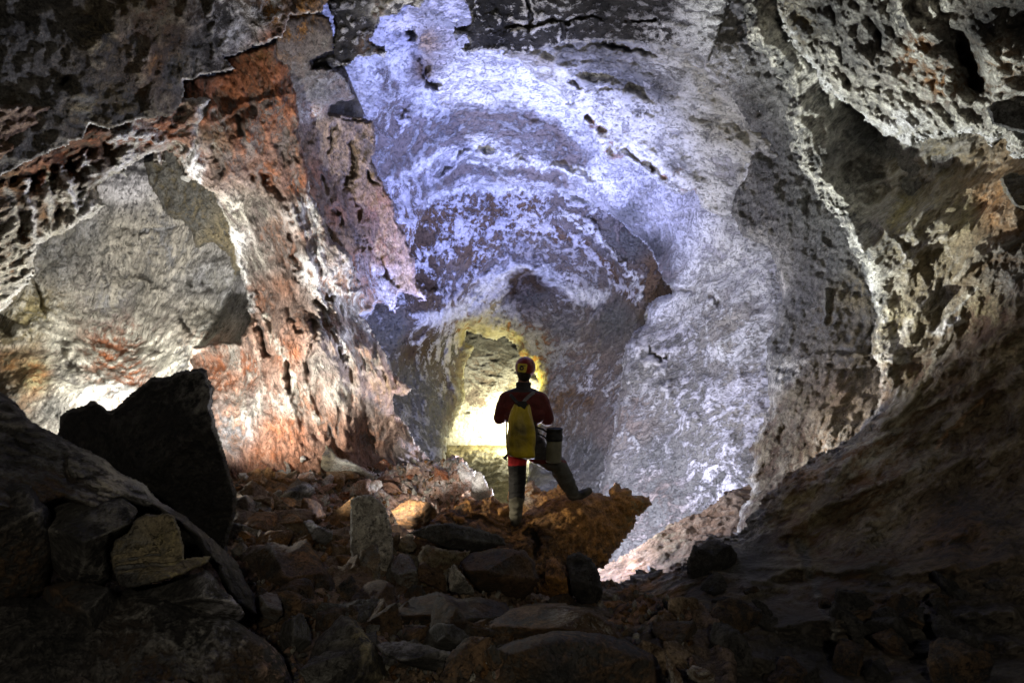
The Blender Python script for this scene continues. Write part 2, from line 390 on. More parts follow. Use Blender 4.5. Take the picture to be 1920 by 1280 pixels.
    # ---- pale blue vault ring in front of it
    relief('cave_vault', [(480, -120), (1560, -120), (1560, 1120), (1100, 1120), (1110, 1000), (1125, 900), (1150, 800), (1165, 700), (1172, 640), (1205, 605),
                          (1212, 570), (1258, 546), (1230, 500), (1210, 460), (1150, 405), (1110, 378), (1040, 356), (950, 348), (860, 352), (805, 372), (780, 440),
                          (750, 520), (700, 590), (600, 660), (480, 660)],
           [(700, 0, 11), (850, 0, 11.5), (1100, 0, 11), (600, 200, 11), (760, 120, 12.2), (900, 200, 13.2), (1100, 200, 12.6), (1000, 300, 14.2), (880, 340, 14.8),
            (1300, 400, 12), (1400, 600, 11), (1400, 900, 10.2), (1200, 980, 11), (1230, 600, 12.8), (1190, 700, 12.6), (1150, 850, 12.2), (750, 450, 13), (640, 400, 12), (1200, 450, 13.8), (1440, 300, 11)],
           [(760, 60, 'L', 'S', .35), (850, 30, 'S', 'L', .5), (720, 130, 'W', 'L', .2), (800, 70, 'N', 'T', .5, .4), (790, 130, 'B', 'N', .6, .25), (680, 180, 'w', 'L', .3),
            (900, 150, 'W', 'L', .3), (1000, 140, 'W', 'L', .25), (740, 230, 'L', 'N', .65), (620, 260, 'S', 'N', .5), (700, 280, 'S', 'N', .6), (740, 310, 'S', 'N', .6), (880, 190, 'W', 'L', .3),
            (820, 190, 'W', 'L', .4), (860, 250, 'M', 'N', .6), (950, 255, 'S', 'N', .6), (1030, 280, 'S', 'G', .6), (780, 270, 'S', 'N', .6), (900, 300, 'W', 'S', .35), (1000, 320, 'L', 'N', .45), (1050, 300, 'W', 'N', .3),
            (860, 330, 'L', 'S', .4), (740, 360, 'L', 'N', .45), (770, 430, 'L', 'B', .5), (1000, 210, 'W', 'L', .3), (1060, 210, 'W', 'L', .3), (1100, 300, 'L', 'W', .4), (1160, 350, 'L', 'w', .4),
            (1180, 400, 'S', 'g', .6), (1220, 480, 'g', 'D', .6), (1240, 520, 'g', 'N', .6), (1250, 400, 'L', 'w', .5), (1330, 460, 'W', 'L', .3), (1290, 520, 'W', 'w', .4), (1400, 500, 'W', 'L', .4), (1240, 560, 'W', 'w', .3),
            (1200, 640, 'w', 'G', .4), (1260, 640, 'L', 'G', .5), (1360, 620, 'W', 'M', .5), (1210, 700, 'w', 'G', .5), (1300, 750, 'L', 'G', .5), (1400, 750, 'L', 'M', .45), (1180, 780, 'S', 'N', .55),
            (1230, 850, 'S', 'g', .6), (1330, 850, 'L', 'G', .55), (1150, 950, 'N', 'g', .6), (1250, 930, 'N', 'g', .6), (1350, 900, 'L', 'g', .5)],
           M_vault, step=2, edge=(7, .5), curl=(16, .9),
           disp=[('f', 4, .45, 3), ('r', 1.5, .16, 6, 8, 2.2), ('f', .5, .12, 5, 10, 1.4), ('w', .4, .03)],
           lines=[([(770, 60), (785, 110), (800, 140), (815, 160)], 7, .5), ([(870, 295), (930, 285), (1000, 310), (1060, 320), (1110, 345)], 7, -.3),
                  ([(820, 340), (880, 290), (950, 290)], 8, -.25), ([(700, 240), (850, 200), (960, 215), (1060, 270)], 18, -.3), ([(1220, 655), (1235, 680)], 3, .6), ([(1250, 660), (1244, 672)], 3, .4),
                  ([(1250, 545), (1290, 545), (1340, 560)], 6, .25), ([(1210, 600), (1185, 640), (1220, 680), (1300, 790)], 14, -.2)],
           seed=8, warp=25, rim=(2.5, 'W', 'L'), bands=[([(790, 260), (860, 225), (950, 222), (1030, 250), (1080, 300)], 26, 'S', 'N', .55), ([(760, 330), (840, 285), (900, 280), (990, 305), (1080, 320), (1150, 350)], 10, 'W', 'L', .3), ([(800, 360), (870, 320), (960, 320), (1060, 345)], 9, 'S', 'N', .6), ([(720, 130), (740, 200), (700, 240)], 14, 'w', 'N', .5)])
    # ---- white plates of the upper right, with a ragged lower lip
    relief('cave_ceiling', [(960, 60), (1560, -120), (1560, 470), (1400, 470), (1385, 405), (1360, 408), (1320, 392), (1300, 360), (1268, 365), (1240, 350), (1205, 320),
                            (1180, 300), (1140, 305), (1130, 285), (1115, 265), (1098, 235), (1060, 200), (1045, 170), (1010, 150), (975, 120), (940, 105)],
           [(980, 100, 9.6), (1280, 80, 8.8), (1100, 230, 10.6), (1250, 340, 10.6), (1380, 400, 10.3), (1200, 200, 10), (1400, 250, 9.4), (1500, 300, 9.2), (1500, 0, 8.6)],
           [(1020, 120, 'M', 'W', .5), (1060, 100, 'g', 'G', .5), (1140, 110, 'G', 'g', .5), (1050, 140, 'W', 'M', .3), (1110, 150, 'g', 'W', .45), (1180, 150, 'g', 'w', .4), (1230, 165, 'g', 'w', .35), (1100, 185, 'W', 'G', .35),
            (1250, 110, 'W', 'G', .3), (1270, 60, 'W', 'S', .35), (1330, 60, 'G', 'S', .4), (1360, 120, 'W', 'C', .3), (1160, 200, 'W', 'M', .3), (1210, 215, 'W', 'g', .35), (1300, 190, 'W', 'w', .3), (1130, 250, 'W', 'w', .3), (1120, 240, 'K', 'b', .5, .25),
            (1160, 280, 'b', 'P', .6, .35), (1200, 260, 'W', 'L', .25), (1260, 320, 'g', 'w', .5, .6), (1220, 310, 'W', 'D', .4), (1290, 280, 'W', 'L', .2), (1340, 300, 'W', 'L', .3), (1320, 375, 'W', 'w', .3), (1350, 240, 'C', 'G', .45), (1400, 260, 'C', 'G', .5),
            (1260, 345, 'G', 'W', .5, .6), (1400, 160, 'C', 'G', .4), (1450, 350, 'G', 'g', .5)],
           M_vault, step=2, edge=(8, .3), curl=(9, .7),
           disp=[('r', .9, .18, 6, -22, 2.6), ('f', .35, .10, 5), ('w', .18, .04)],
           lines=[([(1040, 88), (1120, 84), (1200, 92), (1250, 110)], 4, .18), ([(1080, 135), (1160, 140), (1240, 175)], 10, .16), ([(1060, 110), (1160, 112), (1230, 135)], 8, .12), ([(1100, 165), (1180, 165), (1240, 195)], 8, .12), ([(1104, 225), (1112, 240), (1130, 245)], 5, .6),
                  ([(1130, 290), (1150, 270), (1190, 290), (1240, 325)], 7, .5), ([(1070, 150), (1085, 165)], 4, .5), ([(1010, 120), (1060, 95), (1160, 100)], 10, -.15)],
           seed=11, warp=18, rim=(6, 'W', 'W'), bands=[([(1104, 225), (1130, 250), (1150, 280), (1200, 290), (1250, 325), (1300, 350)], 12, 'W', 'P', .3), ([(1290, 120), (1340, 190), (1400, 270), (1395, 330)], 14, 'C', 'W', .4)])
    # ---- left chamber
    relief('chamber_wall', [(-330, 150), (620, 150), (620, 980), (-330, 980)],
           [(100, 350, 10), (400, 350, 11.6), (250, 500, 11.6), (450, 600, 11), (80, 560, 10.4), (0, 560, 10), (250, 640, 11.2), (180, 740, 9.8), (400, 720, 10), (0, 800, 9), (300, 900, 9.3), (-300, 600, 9.6), (550, 600, 11), (60, 700, 9.6)],
           [(240, 340, 'L', 'S', .4), (160, 430, 'S', 'G', .5), (110, 480, 'S', 'G', .4), (220, 450, 'M', 'G', .4), (330, 480, 'M', 'S', .4), (300, 440, 'M', 'S', .5), (380, 520, 'S', 'G', .5), (200, 560, 'M', 'S', .4), (280, 560, 'M', 'G', .4),
            (380, 600, 'M', 'G', .4), (440, 560, 'S', 'G', .4), (60, 600, 'C', 'y', .5), (110, 640, 'C', 'M', .4), (200, 660, 'C', 'R', .4), (240, 690, 'M', 'R', .5), (300, 660, 'C', 'M', .4), (340, 680, 'C', 'S', .4), (180, 740, 'W', 'C', .3), (120, 700, 'C', 'G', .5),
            (60, 700, 'y', 'o', .5), (20, 680, 'o', 'e', .5), (100, 760, 'G', 'g', .5), (20, 620, 'C', 'e', .6), (380, 660, 'P', 'C', .5), (230, 740, 'W', 'R', .3), (0, 740, 'g', 'b', .5)],
           M_grey, step=2, edge=(2, .5), curl=(4, .2),
           disp=[('f', 2.5, .3, 3), ('b', .8, .16, 6), ('r', .5, .06, 4, 72, 3.5), ('r', .35, .035, 3, 5, 4), ('f', .2, .05, 4)],
           lines=[([(235, 440), (250, 520), (290, 545), (330, 545)], 6, -.14), ([(245, 440), (330, 425)], 4, .18), ([(330, 545), (345, 600), (360, 630)], 5, .3), ([(355, 520), (362, 545)], 4, .25), ([(385, 520), (390, 540)], 4, .25),
                  ([(40, 620), (120, 640), (200, 720), (240, 750)], 18, -.35), ([(160, 630), (240, 650), (330, 640)], 12, .3), ([(130, 680), (180, 700)], 8, .3), ([(60, 530), (90, 600)], 6, .25), ([(160, 650), (230, 690), (270, 720)], 7, .25)],
           seed=14, warp=22)
    relief('shadow_sheet', [(262, 300), (300, 280), (350, 250), (500, 260), (500, 480), (440, 520), (425, 478), (400, 455), (372, 468), (358, 440), (340, 415), (310, 402), (290, 370), (275, 330)],  # dark-coloured sheet built where the chamber wall only lies in shadow
           [(270, 320, 11), (420, 460, 10.6), (450, 300, 9.8)],
           [(300, 330, 'G', 'e', .4), (370, 400, 'g', 'e', .4), (420, 440, 'e', 'g', .4)], M_near, step=2, edge=(8, .4), curl=(12, .5), disp=[('f', .8, .16, 5, 30, 2), ('r', .3, .05, 4)], seed=15)
    # ---- tan plates right of the red spur
    relief('plate_wall', [(520, 10), (560, 22), (600, 25), (618, 30), (626, 60), (624, 98), (600, 106), (584, 114), (590, 126), (640, 132), (655, 150), (668, 185), (686, 180), (640, 190), (622, 200), (620, 212), (655, 214), (700, 225), (708, 260), (700, 300), (715, 345), (738, 375), (742, 410), (760, 440),
                          (775, 480), (782, 520), (802, 566), (770, 552), (748, 548), (742, 590), (715, 570), (690, 580), (600, 620), (500, 560), (500, 200)],
           [(600, 60, 8.1), (540, 30, 7.9), (600, 120, 8.6), (600, 200, 9.4), (700, 230, 10.1), (650, 400, 10), (790, 550, 11), (560, 300, 9.4), (640, 560, 10), (700, 480, 10.4)],
           [(590, 80, 'N', 'G', .4), (560, 50, 'N', 'O', .4), (600, 140, 'S', 'N', .5), (640, 170, 'S', 'N', .6), (600, 180, 'g', 'S', .4), (590, 205, 'W', 'P', .5, .6), (610, 240, 'T', 'N', .4), (680, 245, 'T', 'N', .4), (640, 280, 'T', 'N', .5),
            (640, 330, 'N', 'T', .5), (690, 300, 'T', 'N', .5), (720, 370, 'r', 'T', .5, .5), (690, 400, 'T', 'r', .5), (660, 440, 'T', 'N', .5), (720, 470, 'r', 'T', .5), (760, 530, 'T', 'P', .4), (700, 520, 'L', 'r', .5), (740, 570, 'L', 'T', .4), (600, 330, 'r', 'N', .5),
            (625, 400, 'r', 'N', .5), (660, 500, 'r', 'L', .5)],
           M_red, step=2, edge=(6, .3), curl=(7, .5), disp=[('f', .9, .16, 5, -60, 1.6), ('r', .5, .08, 4, -60, 2.5), ('f', .15, .03, 4)],
           lines=[([(540, 38), (570, 32)], 5, .2), ([(655, 270), (662, 300), (655, 345)], 4, .3), ([(622, 215), (700, 225)], 3, .3), ([(655, 355), (672, 400), (690, 460), (745, 540)], 3.5, .3), ([(600, 330), (640, 420), (680, 470)], 4, .25),
                  ([(690, 320), (700, 345), (715, 350)], 3, .3), ([(620, 225), (615, 280)], 3, .2)], seed=17, warp=15)
    # ---- the red spur
    relief('red_rock_spur', [(345, 152), (385, 142), (432, 130), (412, 106), (440, 100), (500, 84), (535, 66), (545, 110), (552, 160), (560, 215), (565, 260), (575, 310), (585, 360), (610, 410), (625, 450), (660, 480),
                             (672, 520), (692, 555), (700, 578), (678, 592), (702, 622), (722, 660), (735, 690), (755, 712), (773, 728), (765, 744), (735, 738), (738, 765), (765, 800), (790, 840), (806, 862), (850, 900), (850, 1000),
                             (380, 1000), (385, 800), (350, 730), (360, 650), (395, 640), (450, 640), (470, 600), (455, 530), (440, 480), (425, 420), (405, 370), (372, 345), (352, 330), (335, 290), (322, 240), (325, 210)],
           [(350, 160, 7.6), (530, 80, 8.2), (430, 250, 8.2), (540, 300, 9), (620, 480, 9.2), (690, 570, 10.2), (480, 500, 9.2), (600, 640, 8.7), (720, 680, 9.6), (770, 730, 9.8), (480, 700, 8.8), (560, 800, 8.4), (740, 840, 10), (430, 850, 8), (700, 900, 9.2), (390, 680, 9.2), (400, 400, 8.8)],
           [(350, 170, 'R', 'b', .5), (420, 150, 'R', 'r', .4), (490, 110, 'R', 'o', .5), (530, 100, 'R', 'N', .5), (450, 200, 'R', 'N', .55), (520, 200, 'R', 'N', .5), (380, 220, 'R', 'C', .4), (350, 250, 'C', 'R', .35), (400, 260, 'B', 'C', .4), (470, 270, 'R', 'N', .5), (540, 280, 'r', 'N', .5),
            (360, 300, 'W', 'R', .3), (420, 310, 'r', 'N', .6), (500, 330, 'N', 'R', .5), (560, 350, 'R', 'N', .5), (430, 400, 'C', 'N', .4), (430, 460, 'W', 'S', .3), (480, 400, 'N', 'C', .3), (500, 440, 'N', 'r', .5), (570, 400, 'W', 'r', .4), (590, 440, 'r', 'W', .5), (550, 480, 'N', 'r', .5),
            (480, 500, 'M', 'N', .5), (500, 560, 'N', 'r', .5), (530, 540, 'r', 'N', .5), (580, 510, 'W', 'N', .35), (610, 540, 'W', 'P', .4), (660, 520, 'L', 'P', .5), (660, 570, 'W', 'P', .4), (620, 600, 'M', 'P', .4), (650, 630, 'P', 'W', .5), (560, 600, 'r', 'N', .5), (480, 620, 'P', 'N', .4),
            (540, 660, 'R', 'P', .5), (600, 680, 'M', 'N', .5), (680, 660, 'P', 'M', .5), (740, 720, 'P', 'T', .5), (640, 740, 'M', 'P', .4), (700, 760, 'N', 'P', .4), (450, 690, 'M', 'R', .5), (410, 700, 'P', 'R', .5), (560, 760, 'M', 'r', .4), (480, 760, 'M', 'N', .5), (440, 800, 'S', 'P', .5), (540, 800, 'r', 'R', .5),
            (620, 800, 'r', 'g', .35), (700, 820, 'r', 'N', .4), (640, 850, 'r', 'P', .4), (760, 850, 'N', 'P', .4), (500, 860, 'R', 'r', .5), (580, 880, 'r', 'R', .5), (370, 650, 'M', 'P', .5)],
           M_red, step=2, edge=(6, .25), curl=(8, .7),
           disp=[('f', 1.6, .25, 3, -70, 1.5), ('r', .5, .24, 5, -72, 3.4), ('b', .3, .10, 4, -70, 2.4), ('f', .14, .04, 4, -70, 1.5)],
           lines=[([(495, 335), (510, 360), (530, 375)], 8, .5), ([(440, 490), (465, 560), (475, 600), (500, 660)], 6, .5), ([(545, 440), (555, 490), (558, 530)], 6, .45), ([(595, 560), (620, 620), (640, 670)], 6, .5), ([(590, 610), (586, 650), (580, 690)], 7, .45),
                  ([(600, 535), (618, 565)], 4, .4), ([(540, 580), (560, 620)], 5, .3), ([(370, 340), (430, 470), (500, 620)], 5, -.25), ([(500, 350), (560, 420), (600, 520), (680, 560)], 9, -.2), ([(540, 680), (545, 740)], 5, .3), ([(700, 640), (740, 730)], 12, -.2),
                  ([(400, 200), (370, 260), (360, 310)], 8, -.35), ([(450, 220), (470, 330)], 5, .25), ([(400, 260), (410, 320)], 6, .3), ([(520, 270), (560, 340)], 6, .25), ([(385, 240), (450, 200), (540, 180)], 5, -.15)],
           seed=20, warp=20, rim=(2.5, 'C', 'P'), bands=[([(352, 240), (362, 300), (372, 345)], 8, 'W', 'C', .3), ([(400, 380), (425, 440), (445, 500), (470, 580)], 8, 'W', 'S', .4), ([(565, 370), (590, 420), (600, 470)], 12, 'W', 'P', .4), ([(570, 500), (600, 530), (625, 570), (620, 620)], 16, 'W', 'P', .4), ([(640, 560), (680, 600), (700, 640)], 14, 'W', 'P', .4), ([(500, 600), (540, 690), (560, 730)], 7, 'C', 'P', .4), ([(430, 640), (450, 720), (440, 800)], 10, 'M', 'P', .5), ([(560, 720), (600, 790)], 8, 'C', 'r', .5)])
    # ---- stalactite curtain under the left ceiling lip
    relief('stalactite_curtain', [(-330, 380), (-330, 200), (400, 180), (352, 330), (330, 300), (318, 282), (304, 285), (300, 312), (290, 290), (262, 300), (240, 318), (205, 335), (188, 350), (185, 372), (198, 385), (170, 410), (132, 432), (100, 450),
                                  (72, 462), (62, 490), (66, 515), (40, 545), (15, 575), (-20, 600), (-330, 640)],
           [(0, 350, 6.6), (200, 260, 7.2), (330, 220, 7.6), (0, 500, 7.4), (180, 380, 8), (-300, 400, 5.5), (300, 300, 8)],
           [(30, 350, 'o', 'b', .5), (80, 330, 'R', 'b', .5), (130, 300, 'b', 'R', .4), (170, 270, 'R', 'b', .6), (210, 290, 'b', 'B', .5), (260, 260, 'C', 'R', .4), (300, 250, 'R', 'C', .4), (240, 300, 'C', 'G', .3), (60, 400, 'b', 'C', .35), (110, 370, 'C', 'b', .45), (150, 370, 'C', 'G', .4),
            (100, 430, 'C', 'W', .3), (60, 440, 'C', 'o', .4), (20, 440, 'C', 'b', .5), (180, 390, 'W', 'C', .3), (30, 500, 'C', 'o', .4), (15, 540, 'C', 'G', .4), (90, 400, 'o', 'b', .5), (180, 330, 'G', 'b', .5)],
           M_coral, step=2, edge=(8, .2), curl=(14, .8), disp=[('r', .5, .34, 5, 98, 2.4), ('w', .12, .07), ('f', .3, .10, 4)],
           lines=[([(200, 265), (205, 310)], 12, .5), ([(60, 330), (75, 400)], 9, .5), ([(30, 340), (40, 440)], 9, .5), ([(95, 330), (110, 420)], 8, .4), ([(75, 420), (85, 440)], 9, .5), ([(130, 300), (150, 350)], 8, .4),
                  ([(112, 315), (140, 390)], 5, -.35), ([(50, 340), (62, 440)], 5, -.35), ([(88, 310), (92, 330)], 4, -.3), ([(160, 280), (170, 310)], 4, -.3)],
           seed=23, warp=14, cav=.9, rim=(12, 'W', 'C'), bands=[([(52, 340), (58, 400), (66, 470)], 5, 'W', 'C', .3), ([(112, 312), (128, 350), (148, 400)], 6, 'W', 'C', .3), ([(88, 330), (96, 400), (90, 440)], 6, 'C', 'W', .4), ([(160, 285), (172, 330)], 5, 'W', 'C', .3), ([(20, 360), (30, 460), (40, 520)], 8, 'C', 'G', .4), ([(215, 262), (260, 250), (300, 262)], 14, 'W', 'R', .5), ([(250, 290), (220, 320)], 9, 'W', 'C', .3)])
    # ---- left ceiling close to the lens
    relief('near_ceiling', [(-330, 460), (-330, -250), (700, -250), (640, -30), (600, 25), (545, 30), (530, 72), (498, 84), (450, 98), (420, 108), (438, 128), (385, 143), (347, 153), (340, 190), (322, 216), (282, 224), (250, 228), (205, 246), (170, 234),
                            (155, 262), (130, 268), (100, 285), (60, 302), (20, 322), (-20, 340), (-100, 380)],
           [(-300, -200, 5.0), (0, 0, 5.6), (300, 0, 6.3), (600, -20, 7.2), (520, 70, 7.4), (0, 300, 6.1), (320, 210, 6.9), (430, 110, 7.3), (150, 200, 6.3), (-300, 400, 5.4), (300, 120, 6.6), (180, 120, 6.1)],
           [(40, 200, 'G', 'e', .5), (20, 140, 'G', 'g', .4), (100, 180, 'G', 'g', .5), (90, 60, 'G', 'g', .5), (40, 60, 'g', 'D', .5), (180, 60, 'e', 'D', .5), (240, 80, 't', 'g', .5), (255, 60, 'C', 'B', .5, .15), (262, 110, 'M', 'B', .5, .15), (268, 180, 'G', 'B', .5, .2), (300, 50, 'e', 'B', .6), (290, 120, 'O', 'B', .6, .3),
            (320, 80, 'b', 'D', .5), (330, 130, 'e', 'g', .6), (360, 95, 'g', 'D', .4), (362, 130, 'M', 'g', .5, .3), (150, 200, 'e', 'g', .5), (240, 200, 'e', 'g', .5), (60, 270, 'G', 'g', .5), (420, 30, 'w', 'D', .55), (440, 60, 'W', 'G', .5), (480, 30, 'W', 'D', .6), (400, 80, 'G', 'D', .5), (510, 20, 'W', 'O', .5), (560, 15, 'O', 'N', .5), (510, 70, 'R', 'D', .5), (300, 10, 'e', 'B', .5), (250, 10, 'e', 'B', .5)],
           M_near, step=2, edge=(7, .2), curl=(6, .5), disp=[('b', .7, -.13, 5), ('w', .35, .09), ('w', .14, .03), ('f', .2, .05, 4)],
           lines=[([(245, 20), (258, 60), (266, 130), (274, 205)], 7, -.14), ([(130, 150), (125, 160)], 8, .3), ([(130, 230), (150, 235)], 6, .1), ([(400, 10), (395, 90)], 5, -.1), ([(292, 90), (296, 130)], 5, .1)],
           seed=26, warp=25, rim=(3, 'W', 'C'))
    # ---- dark crusted blocks hanging at the top
    relief('hanging_crust', [(560, -150), (830, -150), (800, 0), (787, 18), (760, 12), (745, 26), (715, 35), (705, 60), (695, 75), (712, 90), (732, 95), (724, 102), (700, 104), (672, 110), (650, 124), (620, 130), (590, 126), (582, 116),
                             (600, 106), (624, 100), (626, 50), (618, 20)],
           [(600, 0, 8.2), (790, 0, 8.6), (640, 120, 8.9), (720, 95, 9.1)],
           [(640, 30, 'S', 'K', .7), (660, 60, 'w', 'K', .7), (690, 40, 'S', 'K', .65), (650, 100, 'w', 'K', .8), (690, 80, 'D', 'B', .5), (600, 118, 'D', 'K', .5), (720, 95, 'K', 'K', .5), (680, 5, 'S', 'K', .6), (760, 5, 'C', 'D', .5), (740, 15, 'C', 'D', .5), (705, 20, 'B', 'C', .5)],
           M_slate, step=2, edge=(6, .15), curl=(6, .4), disp=[('r', .4, .08, 4), ('w', .14, .05), ('f', .1, .02, 3)], seed=29, warp=12, cav=1.2, rim=(2.5, 'C', 'C'))
    relief('hanging_crust', [(868, -150), (1420, -150), (1330, 120), (1290, 98), (1235, 84), (1180, 80), (1130, 78), (1060, 82), (1020, 92), (985, 102), (950, 98), (905, 94), (872, 98), (862, 92), (880, 84), (872, 70), (848, 66),
                             (850, 54), (872, 50), (884, 38), (876, 10), (864, 0)],
           [(880, 0, 8.6), (1100, 0, 8.2), (1300, 0, 7.8), (880, 95, 9), (1100, 80, 8.9), (1300, 100, 8.6)],
           [(900, 30, 'W', 'K', .78), (880, 60, 'K', 'D', .5), (930, 70, 'w', 'K', .72), (960, 30, 'C', 'K', .75), (1000, 60, 'W', 'D', .62), (990, 20, 'C', 'D', .5, .4), (940, 5, 'W', 'K', .7), (1050, 20, 'W', 'D', .72), (1100, 60, 'w', 'D', .66), (1120, 15, 'S', 'K', .7), (1180, 60, 'w', 'D', .62), (1160, 20, 'S', 'D', .6), (1240, 60, 'W', 'D', .5), (1240, 10, 'S', 'D', .6), (1290, 30, 'W', 'S', .4), (1290, 80, 'W', 'G', .3)],
           M_slate, step=2, edge=(6, .15), curl=(6, .4), disp=[('r', .5, .06, 4), ('w', .16, .04), ('f', .08, .015, 3)],
           lines=[([(920, 55), (970, 48), (1040, 42), (1130, 36), (1230, 38)], 2.5, .22), ([(985, -30), (990, 40), (992, 100)], 3, .2), ([(940, 40), (925, 100)], 2.5, .2), ([(1050, 20), (1060, 80)], 3, .15)], seed=31, warp=12, cav=1.2, rim=(4, 'C', 'W'))
    # ---- right side: lip B, rib A, crusted rib C
    relief('right_wall', [(1290, -120), (1300, 60), (1312, 130), (1345, 160), (1385, 215), (1405, 270), (1396, 320), (1372, 380), (1368, 402), (1392, 445), (1440, 462), (1452, 500), (1464, 560), (1452, 600), (1436, 640), (1436, 700), (1442, 760), (1424, 810),
                          (1402, 842), (1412, 870), (1400, 900), (1405, 930), (1385, 960), (1370, 1000), (1370, 1120), (1800, 1120), (1800, -120)],
           [(1320, 100, 8.8), (1400, 270, 9.4), (1380, 400, 9.8), (1460, 560, 9.6), (1410, 850, 9.2), (1600, 300, 8.4), (1600, 600, 8.6), (1560, 800, 8), (1450, 1000, 7.8), (1520, 420, 9), (1390, 960, 8.6)],
           [(1320, 60, 'G', 'S', .4), (1340, 130, 'W', 'C', .4), (1400, 200, 'G', 'g', .4), (1420, 300, 'g', 'G', .4), (1400, 400, 'G', 'g', .4), (1400, 460, 'C', 'G', .4), (1445, 540, 'C', 'G', .3), (1500, 400, 'g', 'G', .4), (1550, 450, 'g', 'G', .4), (1500, 560, 'g', 'G', .5), (1450, 640, 'G', 'g', .5), (1470, 700, 'C', 'g', .5),
            (1560, 600, 'G', 'e', .5), (1600, 650, 'e', 'G', .4), (1500, 750, 'e', 't', .4), (1560, 740, 't', 'e', .4), (1440, 830, 'e', 'b', .5), (1500, 840, 'e', 'b', .5), (1420, 900, 'e', 'b', .5), (1550, 860, 'C', 'T', .4), (1600, 560, 'e', 'g', .4), (1550, 500, 'g', 'G', .5)],
           M_near, step=2, edge=(7, .3), curl=(16, .9), disp=[('f', 1.2, .20, 4, 60, 1.5), ('a', .5, .12, 5, 0, 3), ('f', .14, .04, 4), ('w', .12, .03)],
           lines=[([(1480, 690), (1540, 664), (1600, 664), (1660, 668)], 5, -.25), ([(1550, 540), (1545, 600)], 5, -.12), ([(1545, 690), (1600, 700), (1650, 690)], 10, .12)], seed=34, warp=22, rim=(12, 'C', 'G', .6))
